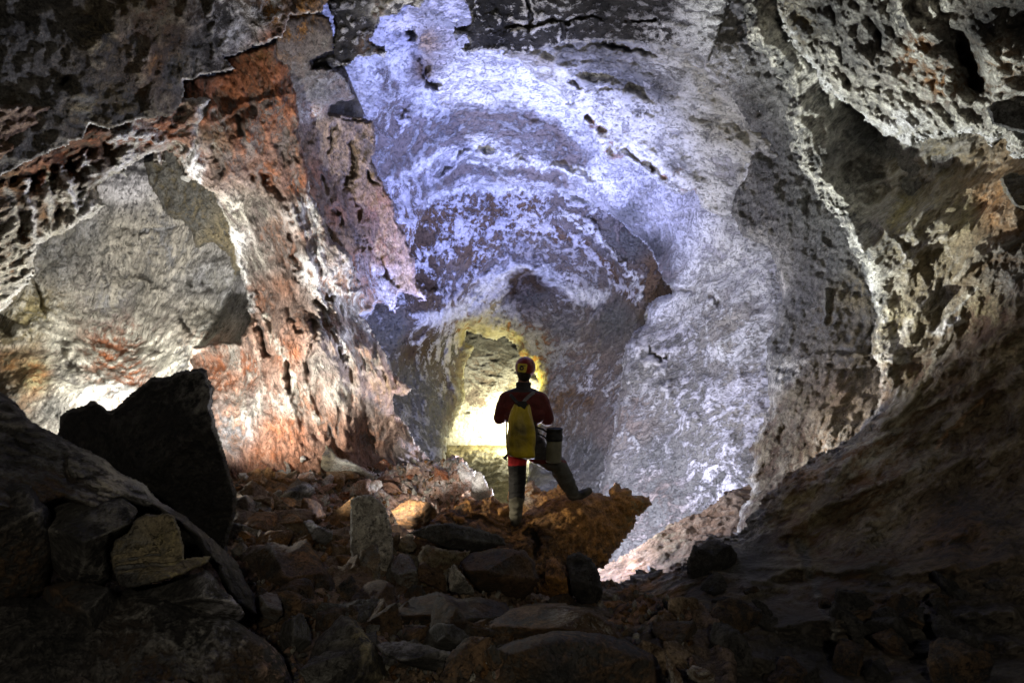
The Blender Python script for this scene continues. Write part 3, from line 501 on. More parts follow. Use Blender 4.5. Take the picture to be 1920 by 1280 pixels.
    relief('right_wall', [(1380, -120), (1388, -20), (1396, 70), (1428, 112), (1462, 150), (1478, 180), (1470, 225), (1478, 265), (1505, 325), (1535, 370), (1562, 400), (1590, 460), (1622, 525), (1640, 590), (1628, 640), (1648, 688), (1640, 760), (1600, 815), (1550, 850), (1490, 880),
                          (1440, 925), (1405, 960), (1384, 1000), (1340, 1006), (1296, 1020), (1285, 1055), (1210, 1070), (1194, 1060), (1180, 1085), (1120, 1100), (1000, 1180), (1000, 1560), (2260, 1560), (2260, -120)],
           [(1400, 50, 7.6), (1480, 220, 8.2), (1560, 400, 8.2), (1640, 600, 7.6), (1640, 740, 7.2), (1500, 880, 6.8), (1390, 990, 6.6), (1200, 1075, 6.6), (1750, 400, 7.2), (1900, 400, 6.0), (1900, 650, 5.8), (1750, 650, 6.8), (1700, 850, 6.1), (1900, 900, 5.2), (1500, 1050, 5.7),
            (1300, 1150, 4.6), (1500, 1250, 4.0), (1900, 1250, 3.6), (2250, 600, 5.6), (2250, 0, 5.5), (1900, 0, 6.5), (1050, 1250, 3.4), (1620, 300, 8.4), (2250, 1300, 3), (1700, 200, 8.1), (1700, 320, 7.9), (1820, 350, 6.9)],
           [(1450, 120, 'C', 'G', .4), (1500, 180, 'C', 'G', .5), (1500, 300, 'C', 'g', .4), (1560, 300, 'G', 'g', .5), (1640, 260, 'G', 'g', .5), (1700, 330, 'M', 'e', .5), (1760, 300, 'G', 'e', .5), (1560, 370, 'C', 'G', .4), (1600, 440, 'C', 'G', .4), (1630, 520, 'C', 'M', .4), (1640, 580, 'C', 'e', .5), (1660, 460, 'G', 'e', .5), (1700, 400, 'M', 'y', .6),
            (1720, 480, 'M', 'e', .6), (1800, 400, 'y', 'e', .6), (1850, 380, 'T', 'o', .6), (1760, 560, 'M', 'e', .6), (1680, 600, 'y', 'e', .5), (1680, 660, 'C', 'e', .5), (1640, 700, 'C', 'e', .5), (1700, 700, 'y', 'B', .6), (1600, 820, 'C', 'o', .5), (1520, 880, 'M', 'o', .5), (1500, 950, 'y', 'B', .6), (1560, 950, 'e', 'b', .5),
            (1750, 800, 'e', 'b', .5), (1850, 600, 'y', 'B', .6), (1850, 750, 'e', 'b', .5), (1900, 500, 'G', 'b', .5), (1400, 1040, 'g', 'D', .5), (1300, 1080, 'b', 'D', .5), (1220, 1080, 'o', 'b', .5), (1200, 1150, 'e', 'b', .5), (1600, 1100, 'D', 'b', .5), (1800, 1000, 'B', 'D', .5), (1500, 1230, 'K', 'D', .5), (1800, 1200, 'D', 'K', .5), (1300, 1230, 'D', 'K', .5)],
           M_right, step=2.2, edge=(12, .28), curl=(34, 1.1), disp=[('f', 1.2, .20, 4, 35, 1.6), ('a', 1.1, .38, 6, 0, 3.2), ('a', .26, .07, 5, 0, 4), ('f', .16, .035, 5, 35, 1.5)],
           lines=[([(1560, 400), (1640, 520), (1650, 600), (1660, 680), (1640, 780), (1580, 850)], 14, -.2), ([(1540, 340), (1640, 420), (1700, 480)], 6, -.12), ([(1640, 700), (1700, 640), (1740, 560), (1830, 480)], 8, -.15), ([(1700, 700), (1780, 640), (1830, 560)], 7, -.15),
                  ([(1650, 800), (1760, 690), (1900, 620)], 12, -.35), ([(1740, 830), (1820, 760), (1920, 700)], 12, -.35), ([(1560, 900), (1700, 780), (1860, 700)], 12, -.3), ([(1480, 1000), (1640, 900), (1800, 860)], 12, -.3), ([(1700, 600), (1800, 500), (1920, 440)], 12, -.35), ([(1640, 560), (1720, 470), (1850, 400)], 10, -.3), ([(1400, 1100), (1500, 1060), (1700, 1070), (1900, 1040)], 14, -.3), ([(1350, 1180), (1600, 1160), (1900, 1150)], 14, -.3), ([(1600, 330), (1700, 350), (1780, 300)], 22, .35), ([(1480, 990), (1520, 1100), (1560, 1200)], 7, -.10), ([(1290, 1050), (1330, 1010), (1390, 1020)], 12, -.2),
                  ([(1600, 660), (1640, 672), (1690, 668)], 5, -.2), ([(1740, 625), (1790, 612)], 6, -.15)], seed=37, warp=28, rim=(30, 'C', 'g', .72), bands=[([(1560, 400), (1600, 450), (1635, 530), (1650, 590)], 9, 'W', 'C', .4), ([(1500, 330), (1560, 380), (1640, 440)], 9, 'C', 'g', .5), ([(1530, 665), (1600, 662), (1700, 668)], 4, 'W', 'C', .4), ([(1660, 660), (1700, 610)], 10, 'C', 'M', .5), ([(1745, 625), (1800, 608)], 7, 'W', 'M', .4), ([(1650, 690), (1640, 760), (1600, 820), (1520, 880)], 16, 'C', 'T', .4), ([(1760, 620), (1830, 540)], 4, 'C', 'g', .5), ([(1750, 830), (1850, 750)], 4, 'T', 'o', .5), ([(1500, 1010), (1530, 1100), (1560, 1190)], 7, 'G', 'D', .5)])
    relief('crusted_rib', [(1400, -140), (1440, -30), (1465, 60), (1490, 95), (1525, 130), (1545, 175), (1590, 195), (1625, 225), (1660, 255), (1705, 275), (1735, 262), (1790, 258), (1835, 250), (1860, 275), (1880, 262), (1900, 300), (2260, 330), (2260, -140)],
           [(1440, 0, 7), (1520, 130, 7.2), (1700, 260, 6.9), (1850, 260, 6.0), (1700, 50, 5.9), (1900, 100, 5.3), (2200, 100, 5), (1600, 100, 6.6)],
           [(1460, 30, 'e', 'G', .4), (1440, 60, 'C', 'G', .4), (1500, 50, 'g', 'e', .4), (1550, 30, 'g', 'D', .5), (1550, 110, 'C', 'G', .5), (1560, 160, 'C', 'M', .35), (1600, 100, 'G', 'g', .4), (1640, 110, 'M', 'G', .5), (1650, 60, 'g', 'D', .5), (1640, 200, 'C', 'G', .35), (1690, 40, 'C', 'g', .5), (1740, 20, 'C', 'G', .4), (1720, 90, 'C', 'o', .5),
            (1710, 180, 'C', 'M', .4), (1760, 150, 'C', 'o', .5), (1800, 220, 'C', 'G', .4), (1700, 240, 'W', 'C', .3), (1780, 80, 'D', 'G', .5), (1820, 130, 'D', 'b', .5), (1870, 120, 'C', 'T', .4), (1840, 50, 'K', 'D', .5), (1870, 250, 'C', 'M', .4), (1920, 50, 'K', 'D', .5), (2000, 100, 'K', 'D', .5)],
           M_coral, step=2, edge=(8, .14), curl=(26, .9), disp=[('r', .5, .16, 4, 95, 2.2), ('w', .16, .09), ('w', .07, .035), ('f', .25, .05, 4)],
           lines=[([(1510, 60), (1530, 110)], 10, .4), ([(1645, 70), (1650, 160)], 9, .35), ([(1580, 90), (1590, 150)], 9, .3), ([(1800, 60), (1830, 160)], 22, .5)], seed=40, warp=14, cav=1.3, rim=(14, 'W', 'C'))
    relief('near_right_rock', [(1850, 205), (1880, 175), (1925, 120), (2200, 100), (2200, 250), (1920, 250), (1890, 245), (1860, 235)], [(1860, 210, 5.6), (2200, 150, 4.9)],
           [(1900, 200, 'g', 'D', .5)], M_near, step=2, edge=(3, .1), curl=(8, .15), disp=[('f', .3, .04, 4)], seed=43)
    relief('near_right_rock', [(1872, 332), (1895, 322), (1940, 330), (2200, 330), (2200, 480), (1930, 402), (1900, 385), (1882, 360)], [(1880, 350, 5.7), (2200, 400, 5.0)],
           [(1900, 350, 'G', 'e', .5)], M_near, step=2, edge=(3, .1), curl=(8, .15), disp=[('f', .3, .04, 4)], seed=44)
    # ---- bright slope beyond the ledge, lower right
    relief('lit_slope', [(1425, 880), (1396, 902), (1360, 928), (1300, 962), (1250, 982), (1212, 1015), (1180, 1030), (1150, 1046), (1100, 1075), (1060, 1200), (1620, 1200), (1620, 860)],
           [(1400, 905, 10), (1250, 985, 9.4), (1130, 1060, 9), (1400, 1050, 7.4), (1250, 1100, 7.2)],
           [(1380, 930, 't', 'B', .4), (1320, 970, 't', 'B', .6), (1260, 1010, 'e', 'B', .5), (1200, 1040, 'B', 't', .5), (1150, 1060, 'B', 'b', .5), (1200, 1070, 'o', 'P', .5)],
           M_rubble, step=2, edge=(6, .2), curl=(7, .4), disp=[('f', .5, .10, 5), ('b', .25, .035, 5), ('f', .1, .015, 3)], seed=46, axis='z')
#END_LAYERS
#RUBBLE
floor_depth = [(450, 870, 8.6), (700, 875, 9.2), (880, 895, 8.8), (700, 950, 7.8), (450, 950, 6.8), (830, 985, 8.4), (900, 960, 8.8), (960, 1010, 8.5), (1040, 1080, 7.6), (860, 1080, 6.2), (700, 1050, 5.8), (500, 1100, 4.7), (1100, 1130, 5.6), (960, 1180, 4.0), (500, 1250, 3.1),
               (960, 1280, 2.8), (960, 1500, 1.8), (1300, 1160, 4.2), (0, 900, 4.6), (0, 1250, 2.6), (-300, 1300, 1.9), (1300, 1400, 2.1)]
FLOOR = relief('rubble_floor', [(-330, 860), (100, 880), (330, 880), (410, 880), (430, 872), (470, 852), (520, 848), (560, 838), (604, 832), (615, 838), (660, 862), (730, 868), (745, 878), (800, 864), (830, 860), (850, 853), (866, 862), (884, 884), (893, 882), (903, 915), (920, 930),
                        (930, 960), (960, 1010), (1100, 1080), (1280, 1130), (1380, 1200), (1400, 1560), (-330, 1560)], floor_depth,
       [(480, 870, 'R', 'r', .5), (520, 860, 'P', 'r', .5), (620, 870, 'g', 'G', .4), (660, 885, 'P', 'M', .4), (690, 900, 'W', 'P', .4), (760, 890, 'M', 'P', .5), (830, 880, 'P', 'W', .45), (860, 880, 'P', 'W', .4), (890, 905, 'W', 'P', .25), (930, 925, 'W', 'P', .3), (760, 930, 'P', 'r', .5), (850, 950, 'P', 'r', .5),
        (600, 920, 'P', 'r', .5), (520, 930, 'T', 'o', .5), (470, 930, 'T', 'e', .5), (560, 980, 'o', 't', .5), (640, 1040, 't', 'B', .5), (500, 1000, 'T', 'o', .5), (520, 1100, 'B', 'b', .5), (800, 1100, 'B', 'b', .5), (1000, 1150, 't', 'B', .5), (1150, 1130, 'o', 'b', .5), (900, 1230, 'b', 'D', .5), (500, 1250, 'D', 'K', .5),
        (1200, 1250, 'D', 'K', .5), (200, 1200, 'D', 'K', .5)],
       M_rubble, step=2, edge=(7, .15), curl=(9, .4), disp=[('f', .9, .12, 5), ('b', .4, .08, 5), ('w', .25, .04), ('w', .10, .03)], axis='z', seed=50, warp=18, cav=1.0, skirt=.15)

def stone(name, label, poly, Y, thick, cols, facets=(1, 5, .3), tilt=0, curl=None, edge=(3, .12), disp=None, step=2.0, group=None, lines=(), cav=.7, mat=None, depth=None):
    pu = [p[0] for p in poly]; pv = [p[1] for p in poly]
    w = max(pu) - min(pu); h = max(pv) - min(pv)
    if depth is None:
        cu = sum(pu) / len(pu); dv = h / 2
        depth = [(cu, min(pv), Y + tilt), (cu, max(pv), Y - tilt), (min(pu), sum(pv) / len(pv), Y), (max(pu), sum(pv) / len(pv), Y)]
    if facets: facets = (facets[0], facets[1] + 2, facets[2] * 1.7)
    if curl is None: curl = (min(w, h) * .10, thick * .35)
    if disp is None: disp = [('f', .35, .06, 5), ('r', .14, .022, 4), ('b', .07, .008, 3)]
    o = relief(name, poly, depth, cols, mat or M_rubble, step=step, edge=edge, curl=curl, disp=disp, closed=thick, facets=facets, kind=None, lines=lines, cav=cav, seed=facets[0] + 60 if facets else 60, warp=10)
    return tag(o, label, 'rock' if 'ledge' in name or 'slab' in name else 'boulder' if 'boulder' in name else 'stone', group)

# the ledge the caver stands on
stone('rock_ledge', 'jagged rust orange rock ledge that the caver stands on', [(818, 966), (835, 952), (850, 950), (868, 938), (884, 932), (902, 936), (915, 930), (922, 926), (930, 934), (945, 940), (950, 940), (953, 920), (957, 918), (960, 938), (984, 912),
      (996, 898), (1003, 900), (1012, 917), (1024, 920), (1034, 916), (1046, 906), (1058, 896), (1068, 908), (1084, 920), (1104, 918), (1112, 920), (1140, 928), (1145, 912), (1152, 904), (1158, 903), (1166, 912), (1178, 914), (1190, 926), (1216, 932), (1222, 944),
      (1208, 962), (1196, 968), (1190, 990), (1176, 1004), (1164, 1024), (1150, 1038), (1140, 1056), (1128, 1066), (1110, 1075), (1090, 1130), (1010, 1130), (960, 1070), (860, 1030), (770, 1015), (790, 985)], 7.3, 1.0,
      [(860, 960, 'O', 'b', .5), (960, 950, 'O', 'o', .5), (980, 930, 'C', 'O', .5, .3), (1040, 940, 'O', 'o', .4), (1100, 990, 'O', 'o', .5), (1160, 950, 'O', 'o', .4), (1200, 950, 'O', 'y', .5), (1120, 1050, 'O', 'B', .5), (980, 1000, 'O', 'b', .5), (1050, 1080, 'O', 'b', .6), (880, 1010, 'b', 'D', .5), (1000, 1010, 'b', 'K', .5)],
      facets=None, depth=[(820, 965, 7.2), (930, 935, 7.6), (1000, 905, 7.9), (1060, 905, 7.95), (1150, 910, 8.0), (1215, 940, 8.0), (965, 985, 7.42), (1085, 940, 7.64), (1085, 955, 7.5), (860, 1010, 6.9), (1000, 1030, 7.0), (1120, 1060, 7.3), (1180, 1000, 7.7), (1050, 1110, 6.8), (1020, 970, 7.4)],
      curl=(12, .4), edge=(5, .1), disp=[('r', .5, .07, 5, 45, 1.6), ('f', .12, .03, 4), ('b', .2, .04, 3)], lines=[([(990, 1000), (1010, 1010), (1000, 1040)], 7, .35), ([(850, 985), (900, 975), (950, 1000)], 5, .1)], cav=1.0, step=1.6)
# foreground
NB = dict(mat=M_near, cav=1.0)
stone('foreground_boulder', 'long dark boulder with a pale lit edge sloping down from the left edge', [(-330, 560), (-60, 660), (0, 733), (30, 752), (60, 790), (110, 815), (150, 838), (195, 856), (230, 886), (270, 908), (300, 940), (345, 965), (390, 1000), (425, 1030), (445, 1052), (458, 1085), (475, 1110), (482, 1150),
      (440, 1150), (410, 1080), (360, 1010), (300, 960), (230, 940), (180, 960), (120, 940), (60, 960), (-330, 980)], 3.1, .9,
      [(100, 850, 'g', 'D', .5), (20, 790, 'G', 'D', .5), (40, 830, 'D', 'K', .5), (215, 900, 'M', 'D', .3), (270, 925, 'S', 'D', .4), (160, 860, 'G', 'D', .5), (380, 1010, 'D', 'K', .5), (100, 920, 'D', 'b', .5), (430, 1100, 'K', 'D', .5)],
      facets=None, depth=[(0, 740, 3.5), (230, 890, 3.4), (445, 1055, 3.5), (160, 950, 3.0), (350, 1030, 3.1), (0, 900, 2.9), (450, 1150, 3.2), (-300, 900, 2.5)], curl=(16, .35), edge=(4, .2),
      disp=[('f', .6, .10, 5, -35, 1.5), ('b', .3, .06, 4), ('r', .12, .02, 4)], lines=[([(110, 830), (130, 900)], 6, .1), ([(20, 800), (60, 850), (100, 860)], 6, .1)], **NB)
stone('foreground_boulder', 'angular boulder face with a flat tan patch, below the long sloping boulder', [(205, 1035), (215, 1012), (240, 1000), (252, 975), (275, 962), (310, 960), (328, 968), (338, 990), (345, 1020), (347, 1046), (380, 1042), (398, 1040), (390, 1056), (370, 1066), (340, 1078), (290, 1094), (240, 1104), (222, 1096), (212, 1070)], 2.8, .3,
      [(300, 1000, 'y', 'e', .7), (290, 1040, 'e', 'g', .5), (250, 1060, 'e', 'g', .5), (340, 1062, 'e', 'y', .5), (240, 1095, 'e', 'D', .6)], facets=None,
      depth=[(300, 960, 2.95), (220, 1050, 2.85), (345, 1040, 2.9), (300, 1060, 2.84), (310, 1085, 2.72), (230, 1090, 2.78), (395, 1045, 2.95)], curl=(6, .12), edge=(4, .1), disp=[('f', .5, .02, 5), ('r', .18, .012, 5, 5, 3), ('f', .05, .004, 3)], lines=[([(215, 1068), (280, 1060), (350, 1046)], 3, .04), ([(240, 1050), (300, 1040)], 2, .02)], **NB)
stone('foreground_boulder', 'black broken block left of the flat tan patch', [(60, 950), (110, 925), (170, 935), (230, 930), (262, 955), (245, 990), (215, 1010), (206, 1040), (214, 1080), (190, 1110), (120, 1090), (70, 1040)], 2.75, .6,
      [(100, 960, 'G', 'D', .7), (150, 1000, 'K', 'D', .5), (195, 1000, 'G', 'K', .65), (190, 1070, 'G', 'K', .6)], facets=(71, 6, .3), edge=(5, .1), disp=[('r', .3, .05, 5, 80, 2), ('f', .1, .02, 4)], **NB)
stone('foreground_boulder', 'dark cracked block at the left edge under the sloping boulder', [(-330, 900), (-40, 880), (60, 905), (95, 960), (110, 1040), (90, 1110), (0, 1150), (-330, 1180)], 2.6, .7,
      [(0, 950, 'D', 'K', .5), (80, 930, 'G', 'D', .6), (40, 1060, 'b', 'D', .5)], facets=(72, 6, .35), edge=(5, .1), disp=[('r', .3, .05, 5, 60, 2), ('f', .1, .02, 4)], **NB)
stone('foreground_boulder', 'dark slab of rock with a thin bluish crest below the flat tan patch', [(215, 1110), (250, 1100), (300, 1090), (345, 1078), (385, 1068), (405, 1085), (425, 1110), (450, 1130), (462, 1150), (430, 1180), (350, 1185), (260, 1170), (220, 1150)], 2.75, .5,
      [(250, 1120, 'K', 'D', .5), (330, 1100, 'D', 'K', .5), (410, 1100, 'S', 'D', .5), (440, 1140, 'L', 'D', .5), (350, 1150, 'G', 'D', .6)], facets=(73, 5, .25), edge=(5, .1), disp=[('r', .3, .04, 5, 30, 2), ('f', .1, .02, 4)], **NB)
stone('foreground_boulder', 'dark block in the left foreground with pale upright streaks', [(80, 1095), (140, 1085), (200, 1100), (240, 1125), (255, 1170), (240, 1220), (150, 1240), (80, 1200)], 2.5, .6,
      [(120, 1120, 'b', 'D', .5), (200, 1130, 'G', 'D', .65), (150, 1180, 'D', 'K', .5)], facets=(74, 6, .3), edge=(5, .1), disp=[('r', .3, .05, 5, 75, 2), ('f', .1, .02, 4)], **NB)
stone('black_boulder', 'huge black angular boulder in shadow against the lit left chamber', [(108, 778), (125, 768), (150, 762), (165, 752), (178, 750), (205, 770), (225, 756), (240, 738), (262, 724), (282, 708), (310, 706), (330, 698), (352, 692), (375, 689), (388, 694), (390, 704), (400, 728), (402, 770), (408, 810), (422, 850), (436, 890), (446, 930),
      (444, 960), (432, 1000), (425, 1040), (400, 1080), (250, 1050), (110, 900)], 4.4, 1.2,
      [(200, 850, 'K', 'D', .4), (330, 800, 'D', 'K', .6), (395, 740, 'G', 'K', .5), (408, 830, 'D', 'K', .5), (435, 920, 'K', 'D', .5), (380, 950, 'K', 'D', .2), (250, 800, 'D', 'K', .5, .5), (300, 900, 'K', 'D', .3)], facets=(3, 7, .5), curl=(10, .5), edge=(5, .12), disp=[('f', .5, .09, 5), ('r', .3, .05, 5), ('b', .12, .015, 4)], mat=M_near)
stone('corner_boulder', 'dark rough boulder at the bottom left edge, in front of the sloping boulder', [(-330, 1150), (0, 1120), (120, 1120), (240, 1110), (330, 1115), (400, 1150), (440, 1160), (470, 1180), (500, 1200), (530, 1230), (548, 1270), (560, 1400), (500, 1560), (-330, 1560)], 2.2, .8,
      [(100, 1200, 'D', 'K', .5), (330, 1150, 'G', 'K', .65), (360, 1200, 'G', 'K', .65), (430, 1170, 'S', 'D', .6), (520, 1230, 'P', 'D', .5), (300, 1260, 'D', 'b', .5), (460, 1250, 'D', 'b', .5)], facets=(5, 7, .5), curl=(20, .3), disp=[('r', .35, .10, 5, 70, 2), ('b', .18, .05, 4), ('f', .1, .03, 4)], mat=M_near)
R = [
 # name, label, outline, Y, thick, colours, facet seed
 ('standing_slab', 'tall pale olive slab standing upright left of the ledge', [(656, 936), (672, 930), (694, 923), (706, 930), (724, 950), (734, 985), (739, 1020), (736, 1050), (724, 1082), (700, 1086), (672, 1080), (658, 1066), (655, 1000)], 6.2, .18, [(690, 960, 'C', 'M', .5), (700, 1020, 'M', 'G', .4), (680, 1060, 'M', 'S', .5)], (11, 3, .06)),
 ('boulder', 'dark wedge shaped boulder under the left end of the ledge', [(762, 1000), (790, 985), (820, 978), (850, 980), (885, 986), (920, 996), (948, 1008), (950, 1022), (920, 1028), (880, 1036), (840, 1030), (800, 1014)], 6.1, .5, [(850, 1005, 'D', 'g', .4), (900, 1015, 'g', 'D', .6)], (12, 4, .2)),
 ('stone', 'flat tan stone below the dark wedge shaped boulder', [(782, 1040), (790, 1024), (800, 1017), (830, 1028), (860, 1030), (884, 1030), (878, 1045), (856, 1064), (828, 1074), (800, 1064), (784, 1056)], 5.7, .25, [(830, 1045, 'e', 'B', .4)], (13, 3, .1)),
 ('stone', 'small pale pointed stone in the middle of the dark rubble', [(838, 1082), (842, 1066), (850, 1056), (858, 1060), (872, 1082), (892, 1110), (890, 1116), (862, 1114), (840, 1108)], 5.0, .2, [(850, 1080, 'C', 'G', .45), (870, 1100, 'M', 'G', .5)], (14, 3, .15)),
 ('boulder', 'rounded dark brown boulder right of the pale pointed stone', [(862, 1052), (880, 1036), (910, 1028), (960, 1026), (985, 1030), (1002, 1050), (1012, 1085), (1000, 1110), (975, 1128), (940, 1120), (900, 1110), (880, 1092), (866, 1070)], 5.4, .7, [(930, 1060, 'b', 'D', .5), (960, 1090, 'B', 'b', .5)], (15, 5, .3)),
 ('boulder', 'dark upright boulder below the ledge on the right', [(1060, 1040), (1085, 1030), (1110, 1045), (1125, 1075), (1132, 1110), (1120, 1140), (1090, 1140), (1070, 1110)], 5.3, .5, [(1095, 1080, 'D', 'K', .5)], (16, 4, .25)),
 ('stone', 'orange brown stone wedged directly under the ledge', [(1024, 1048), (1040, 1044), (1060, 1060), (1080, 1100), (1076, 1118), (1040, 1122), (1010, 1112), (1020, 1080)], 5.6, .4, [(1045, 1080, 'O', 'b', .5)], (17, 4, .2)),
 ('boulder', 'brown rounded boulder behind the standing slab on its right', [(734, 958), (752, 942), (768, 934), (800, 938), (816, 948), (822, 964), (800, 985), (770, 995), (745, 985)], 6.9, .4, [(775, 955, 'b', 'o', .5)], (18, 4, .2)),
 ('stone', 'grey wedge stone left of the standing slab', [(568, 978), (580, 972), (600, 984), (625, 996), (628, 1012), (610, 1025), (585, 1012)], 6.2, .35, [(595, 990, 'S', 'G', .4)], (19, 4, .2)),
 ('boulder', 'large rough brown boulder left of the standing slab', [(440, 1035), (470, 1022), (510, 1016), (545, 1022), (562, 1010), (576, 1008), (596, 1040), (620, 1075), (642, 1110), (640, 1140), (600, 1160), (520, 1155), (460, 1130)], 4.9, .8, [(500, 1060, 'b', 'D', .5), (570, 1030, 'o', 'b', .5), (600, 1100, 'b', 'D', .5), (510, 1020, 'G', 'B', .5)], (20, 5, .35)),
 ('stone', 'dark grey pointed stone with a bright lit tip on the red rubble', [(504, 945), (530, 925), (560, 906), (575, 904), (590, 912), (592, 924), (580, 935), (560, 948), (525, 958)], 7.2, .3, [(520, 940, 'C', 'S', .5), (560, 920, 'g', 'D', .5), (588, 915, 'W', 'S', .4)], (21, 4, .15)),
 ('stone', 'triangular pale crested stone standing at the foot of the red spur', [(598, 876), (606, 850), (611, 832), (618, 838), (634, 852), (650, 862), (668, 868), (690, 880), (706, 888), (700, 900), (672, 905), (640, 900), (610, 884)], 8.4, .4, [(612, 860, 'e', 'D', .4), (650, 870, 'C', 'P', .4), (690, 888, 'C', 'P', .4)], (22, 4, .2)),
 ('stone', 'pink crusted stone above the standing slab', [(652, 916), (668, 900), (690, 895), (716, 898), (722, 912), (704, 924), (676, 932), (656, 930)], 7.6, .3, [(680, 910, 'P', 'W', .5)], (23, 4, .15)),
 ('stone', 'small white stone beside the black boulder on the red floor', [(446, 890), (452, 884), (462, 884), (468, 892), (462, 902), (450, 900)], 7.6, .12, [(456, 892, 'W', 'M', .3)], (24, 4, .08)),
 ('stone', 'small bluish stone lying left of the triangular crested stone', [(556, 858), (564, 852), (574, 853), (576, 862), (566, 868), (558, 866)], 8.3, .12, [(566, 860, 'M', 'S', .3)], (25, 4, .08)),
 ('boulder', 'grey knobby stone beside the long sloping boulder', [(482, 1115), (500, 1108), (520, 1112), (530, 1130), (532, 1155), (515, 1168), (490, 1160), (480, 1140)], 4.0, .4, [(505, 1135, 'G', 'B', .4)], (26, 5, .2)),
 ('boulder', 'grey rounded boulder below and right of the standing slab', [(716, 1085), (730, 1050), (748, 1035), (768, 1038), (780, 1060), (792, 1090), (785, 1115), (750, 1120), (725, 1110)], 5.5, .5, [(750, 1070, 'G', 'B', .5)], (27, 5, .2)),
 ('boulder', 'dark brown sloping boulder in the centre of the near rubble', [(638, 1150), (660, 1115), (690, 1090), (718, 1084), (738, 1095), (745, 1130), (742, 1170), (700, 1200), (660, 1180)], 4.5, .6, [(690, 1130, 'b', 'D', .5), (715, 1100, 'B', 'b', .5)], (28, 5, .3)),
 ('boulder', 'broad dark boulder below the pale pointed stone', [(740, 1140), (770, 1118), (820, 1108), (860, 1120), (900, 1116), (950, 1130), (970, 1160), (930, 1190), (870, 1195), (800, 1190), (745, 1175)], 4.3, .6, [(800, 1130, 'b', 'D', .5), (920, 1140, 'D', 'b', .5)], (29, 5, .3)),
 ('boulder', 'pointed dark rock rising in the middle foreground', [(800, 1200), (812, 1130), (820, 1112), (845, 1125), (870, 1150), (885, 1185), (890, 1215), (850, 1230), (810, 1225)], 3.9, .5, [(840, 1170, 'b', 'D', .5)], (30, 4, .25)),
 ('boulder', 'low grey rock with a pale crest in the near foreground', [(700, 1206), (720, 1200), (760, 1200), (800, 1208), (850, 1222), (888, 1236), (880, 1250), (860, 1262), (820, 1262), (770, 1250), (715, 1225)], 3.2, .35, [(740, 1206, 'S', 'D', .4), (870, 1238, 'S', 'D', .4), (790, 1240, 'D', 'K', .5)], (31, 4, .15)),
 ('boulder', 'dark hump of rock with a broken pale corner near the bottom edge', [(560, 1290), (590, 1200), (625, 1165), (640, 1150), (668, 1160), (690, 1190), (715, 1230), (740, 1290), (740, 1400), (560, 1400)], 3.1, .6, [(640, 1180, 'g', 'D', .5), (690, 1180, 'y', 'D', .5), (640, 1240, 'D', 'K', .5)], (32, 5, .3)),
 ('boulder', 'small dark knobbly rock above the pale crested low rock', [(790, 1210), (800, 1180), (820, 1165), (850, 1168), (880, 1190), (884, 1218), (850, 1224), (810, 1220)], 3.7, .4, [(830, 1190, 'g', 'D', .5)], (33, 5, .2)),
 ('boulder', 'large black boulder at the bottom centre edge', [(850, 1320), (870, 1260), (910, 1225), (960, 1200), (1040, 1180), (1120, 1185), (1180, 1200), (1230, 1230), (1260, 1300), (1260, 1450), (850, 1450)], 2.9, .8, [(960, 1230, 'b', 'D', .5), (1100, 1220, 'B', 'D', .6), (1050, 1280, 'D', 'K', .5)], (34, 5, .35)),
 ('boulder', 'broad brown boulder below the ledge with pale streaks', [(900, 1200), (920, 1160), (960, 1140), (1000, 1128), (1050, 1130), (1110, 1140), (1150, 1165), (1170, 1200), (1100, 1225), (980, 1225)], 3.9, .6, [(1000, 1150, 'B', 'D', .5), (1080, 1160, 'b', 'M', .3)], (35, 5, .3)),
 ('boulder', 'jagged black rock at the foot of the right wall', [(1284, 1056), (1292, 1040), (1300, 1018), (1312, 1022), (1330, 1008), (1350, 1012), (1372, 1020), (1384, 1040), (1380, 1090), (1330, 1110), (1290, 1090)], 5.6, .5, [(1330, 1050, 'K', 'D', .5)], (36, 5, .2)),
 ('stone', 'pale blade shaped stone in the dark lower right', [(1243, 1215), (1250, 1225), (1268, 1250), (1282, 1275), (1280, 1300), (1262, 1300), (1252, 1262)], 3.0, .15, [(1262, 1255, 'M', 'B', .5)], (37, 3, .06)),
 ('stone', 'pale lumpy stone right of the blade shaped stone', [(1286, 1256), (1300, 1246), (1320, 1252), (1342, 1262), (1340, 1280), (1310, 1282), (1290, 1272)], 3.0, .2, [(1315, 1262, 'M', 'B', .5)], (38, 4, .08)),
 ('boulder', 'grey pointed rock beside the knobby stone in the lower left', [(520, 1190), (530, 1165), (560, 1145), (572, 1150), (584, 1180), (588, 1210), (560, 1230), (530, 1225)], 3.6, .4, [(560, 1180, 'g', 'D', .5)], (39, 4, .2)),
 ('stone', 'pale pink lumpy stone on the crest beside the low brown boulder', [(858, 868), (866, 862), (874, 868), (884, 880), (900, 900), (908, 918), (888, 922), (866, 905), (856, 886)], 8.6, .25, [(880, 892, 'W', 'P', .35)], (40, 4, .1)),
 ('stone', 'white crusted stone glowing at the left end of the ledge', [(880, 930), (884, 905), (890, 884), (902, 880), (908, 895), (914, 912), (924, 916), (930, 926), (915, 940), (895, 940)], 8.2, .2, [(900, 910, 'W', 'P', .25)], (41, 4, .1)),
]
for n, lab, poly, Y, th, cols, sd in R:
    if Y < 7: Y -= .75 if n == 'standing_slab' else .3
    stone(n, lab, poly, Y, th, cols, facets=sd)

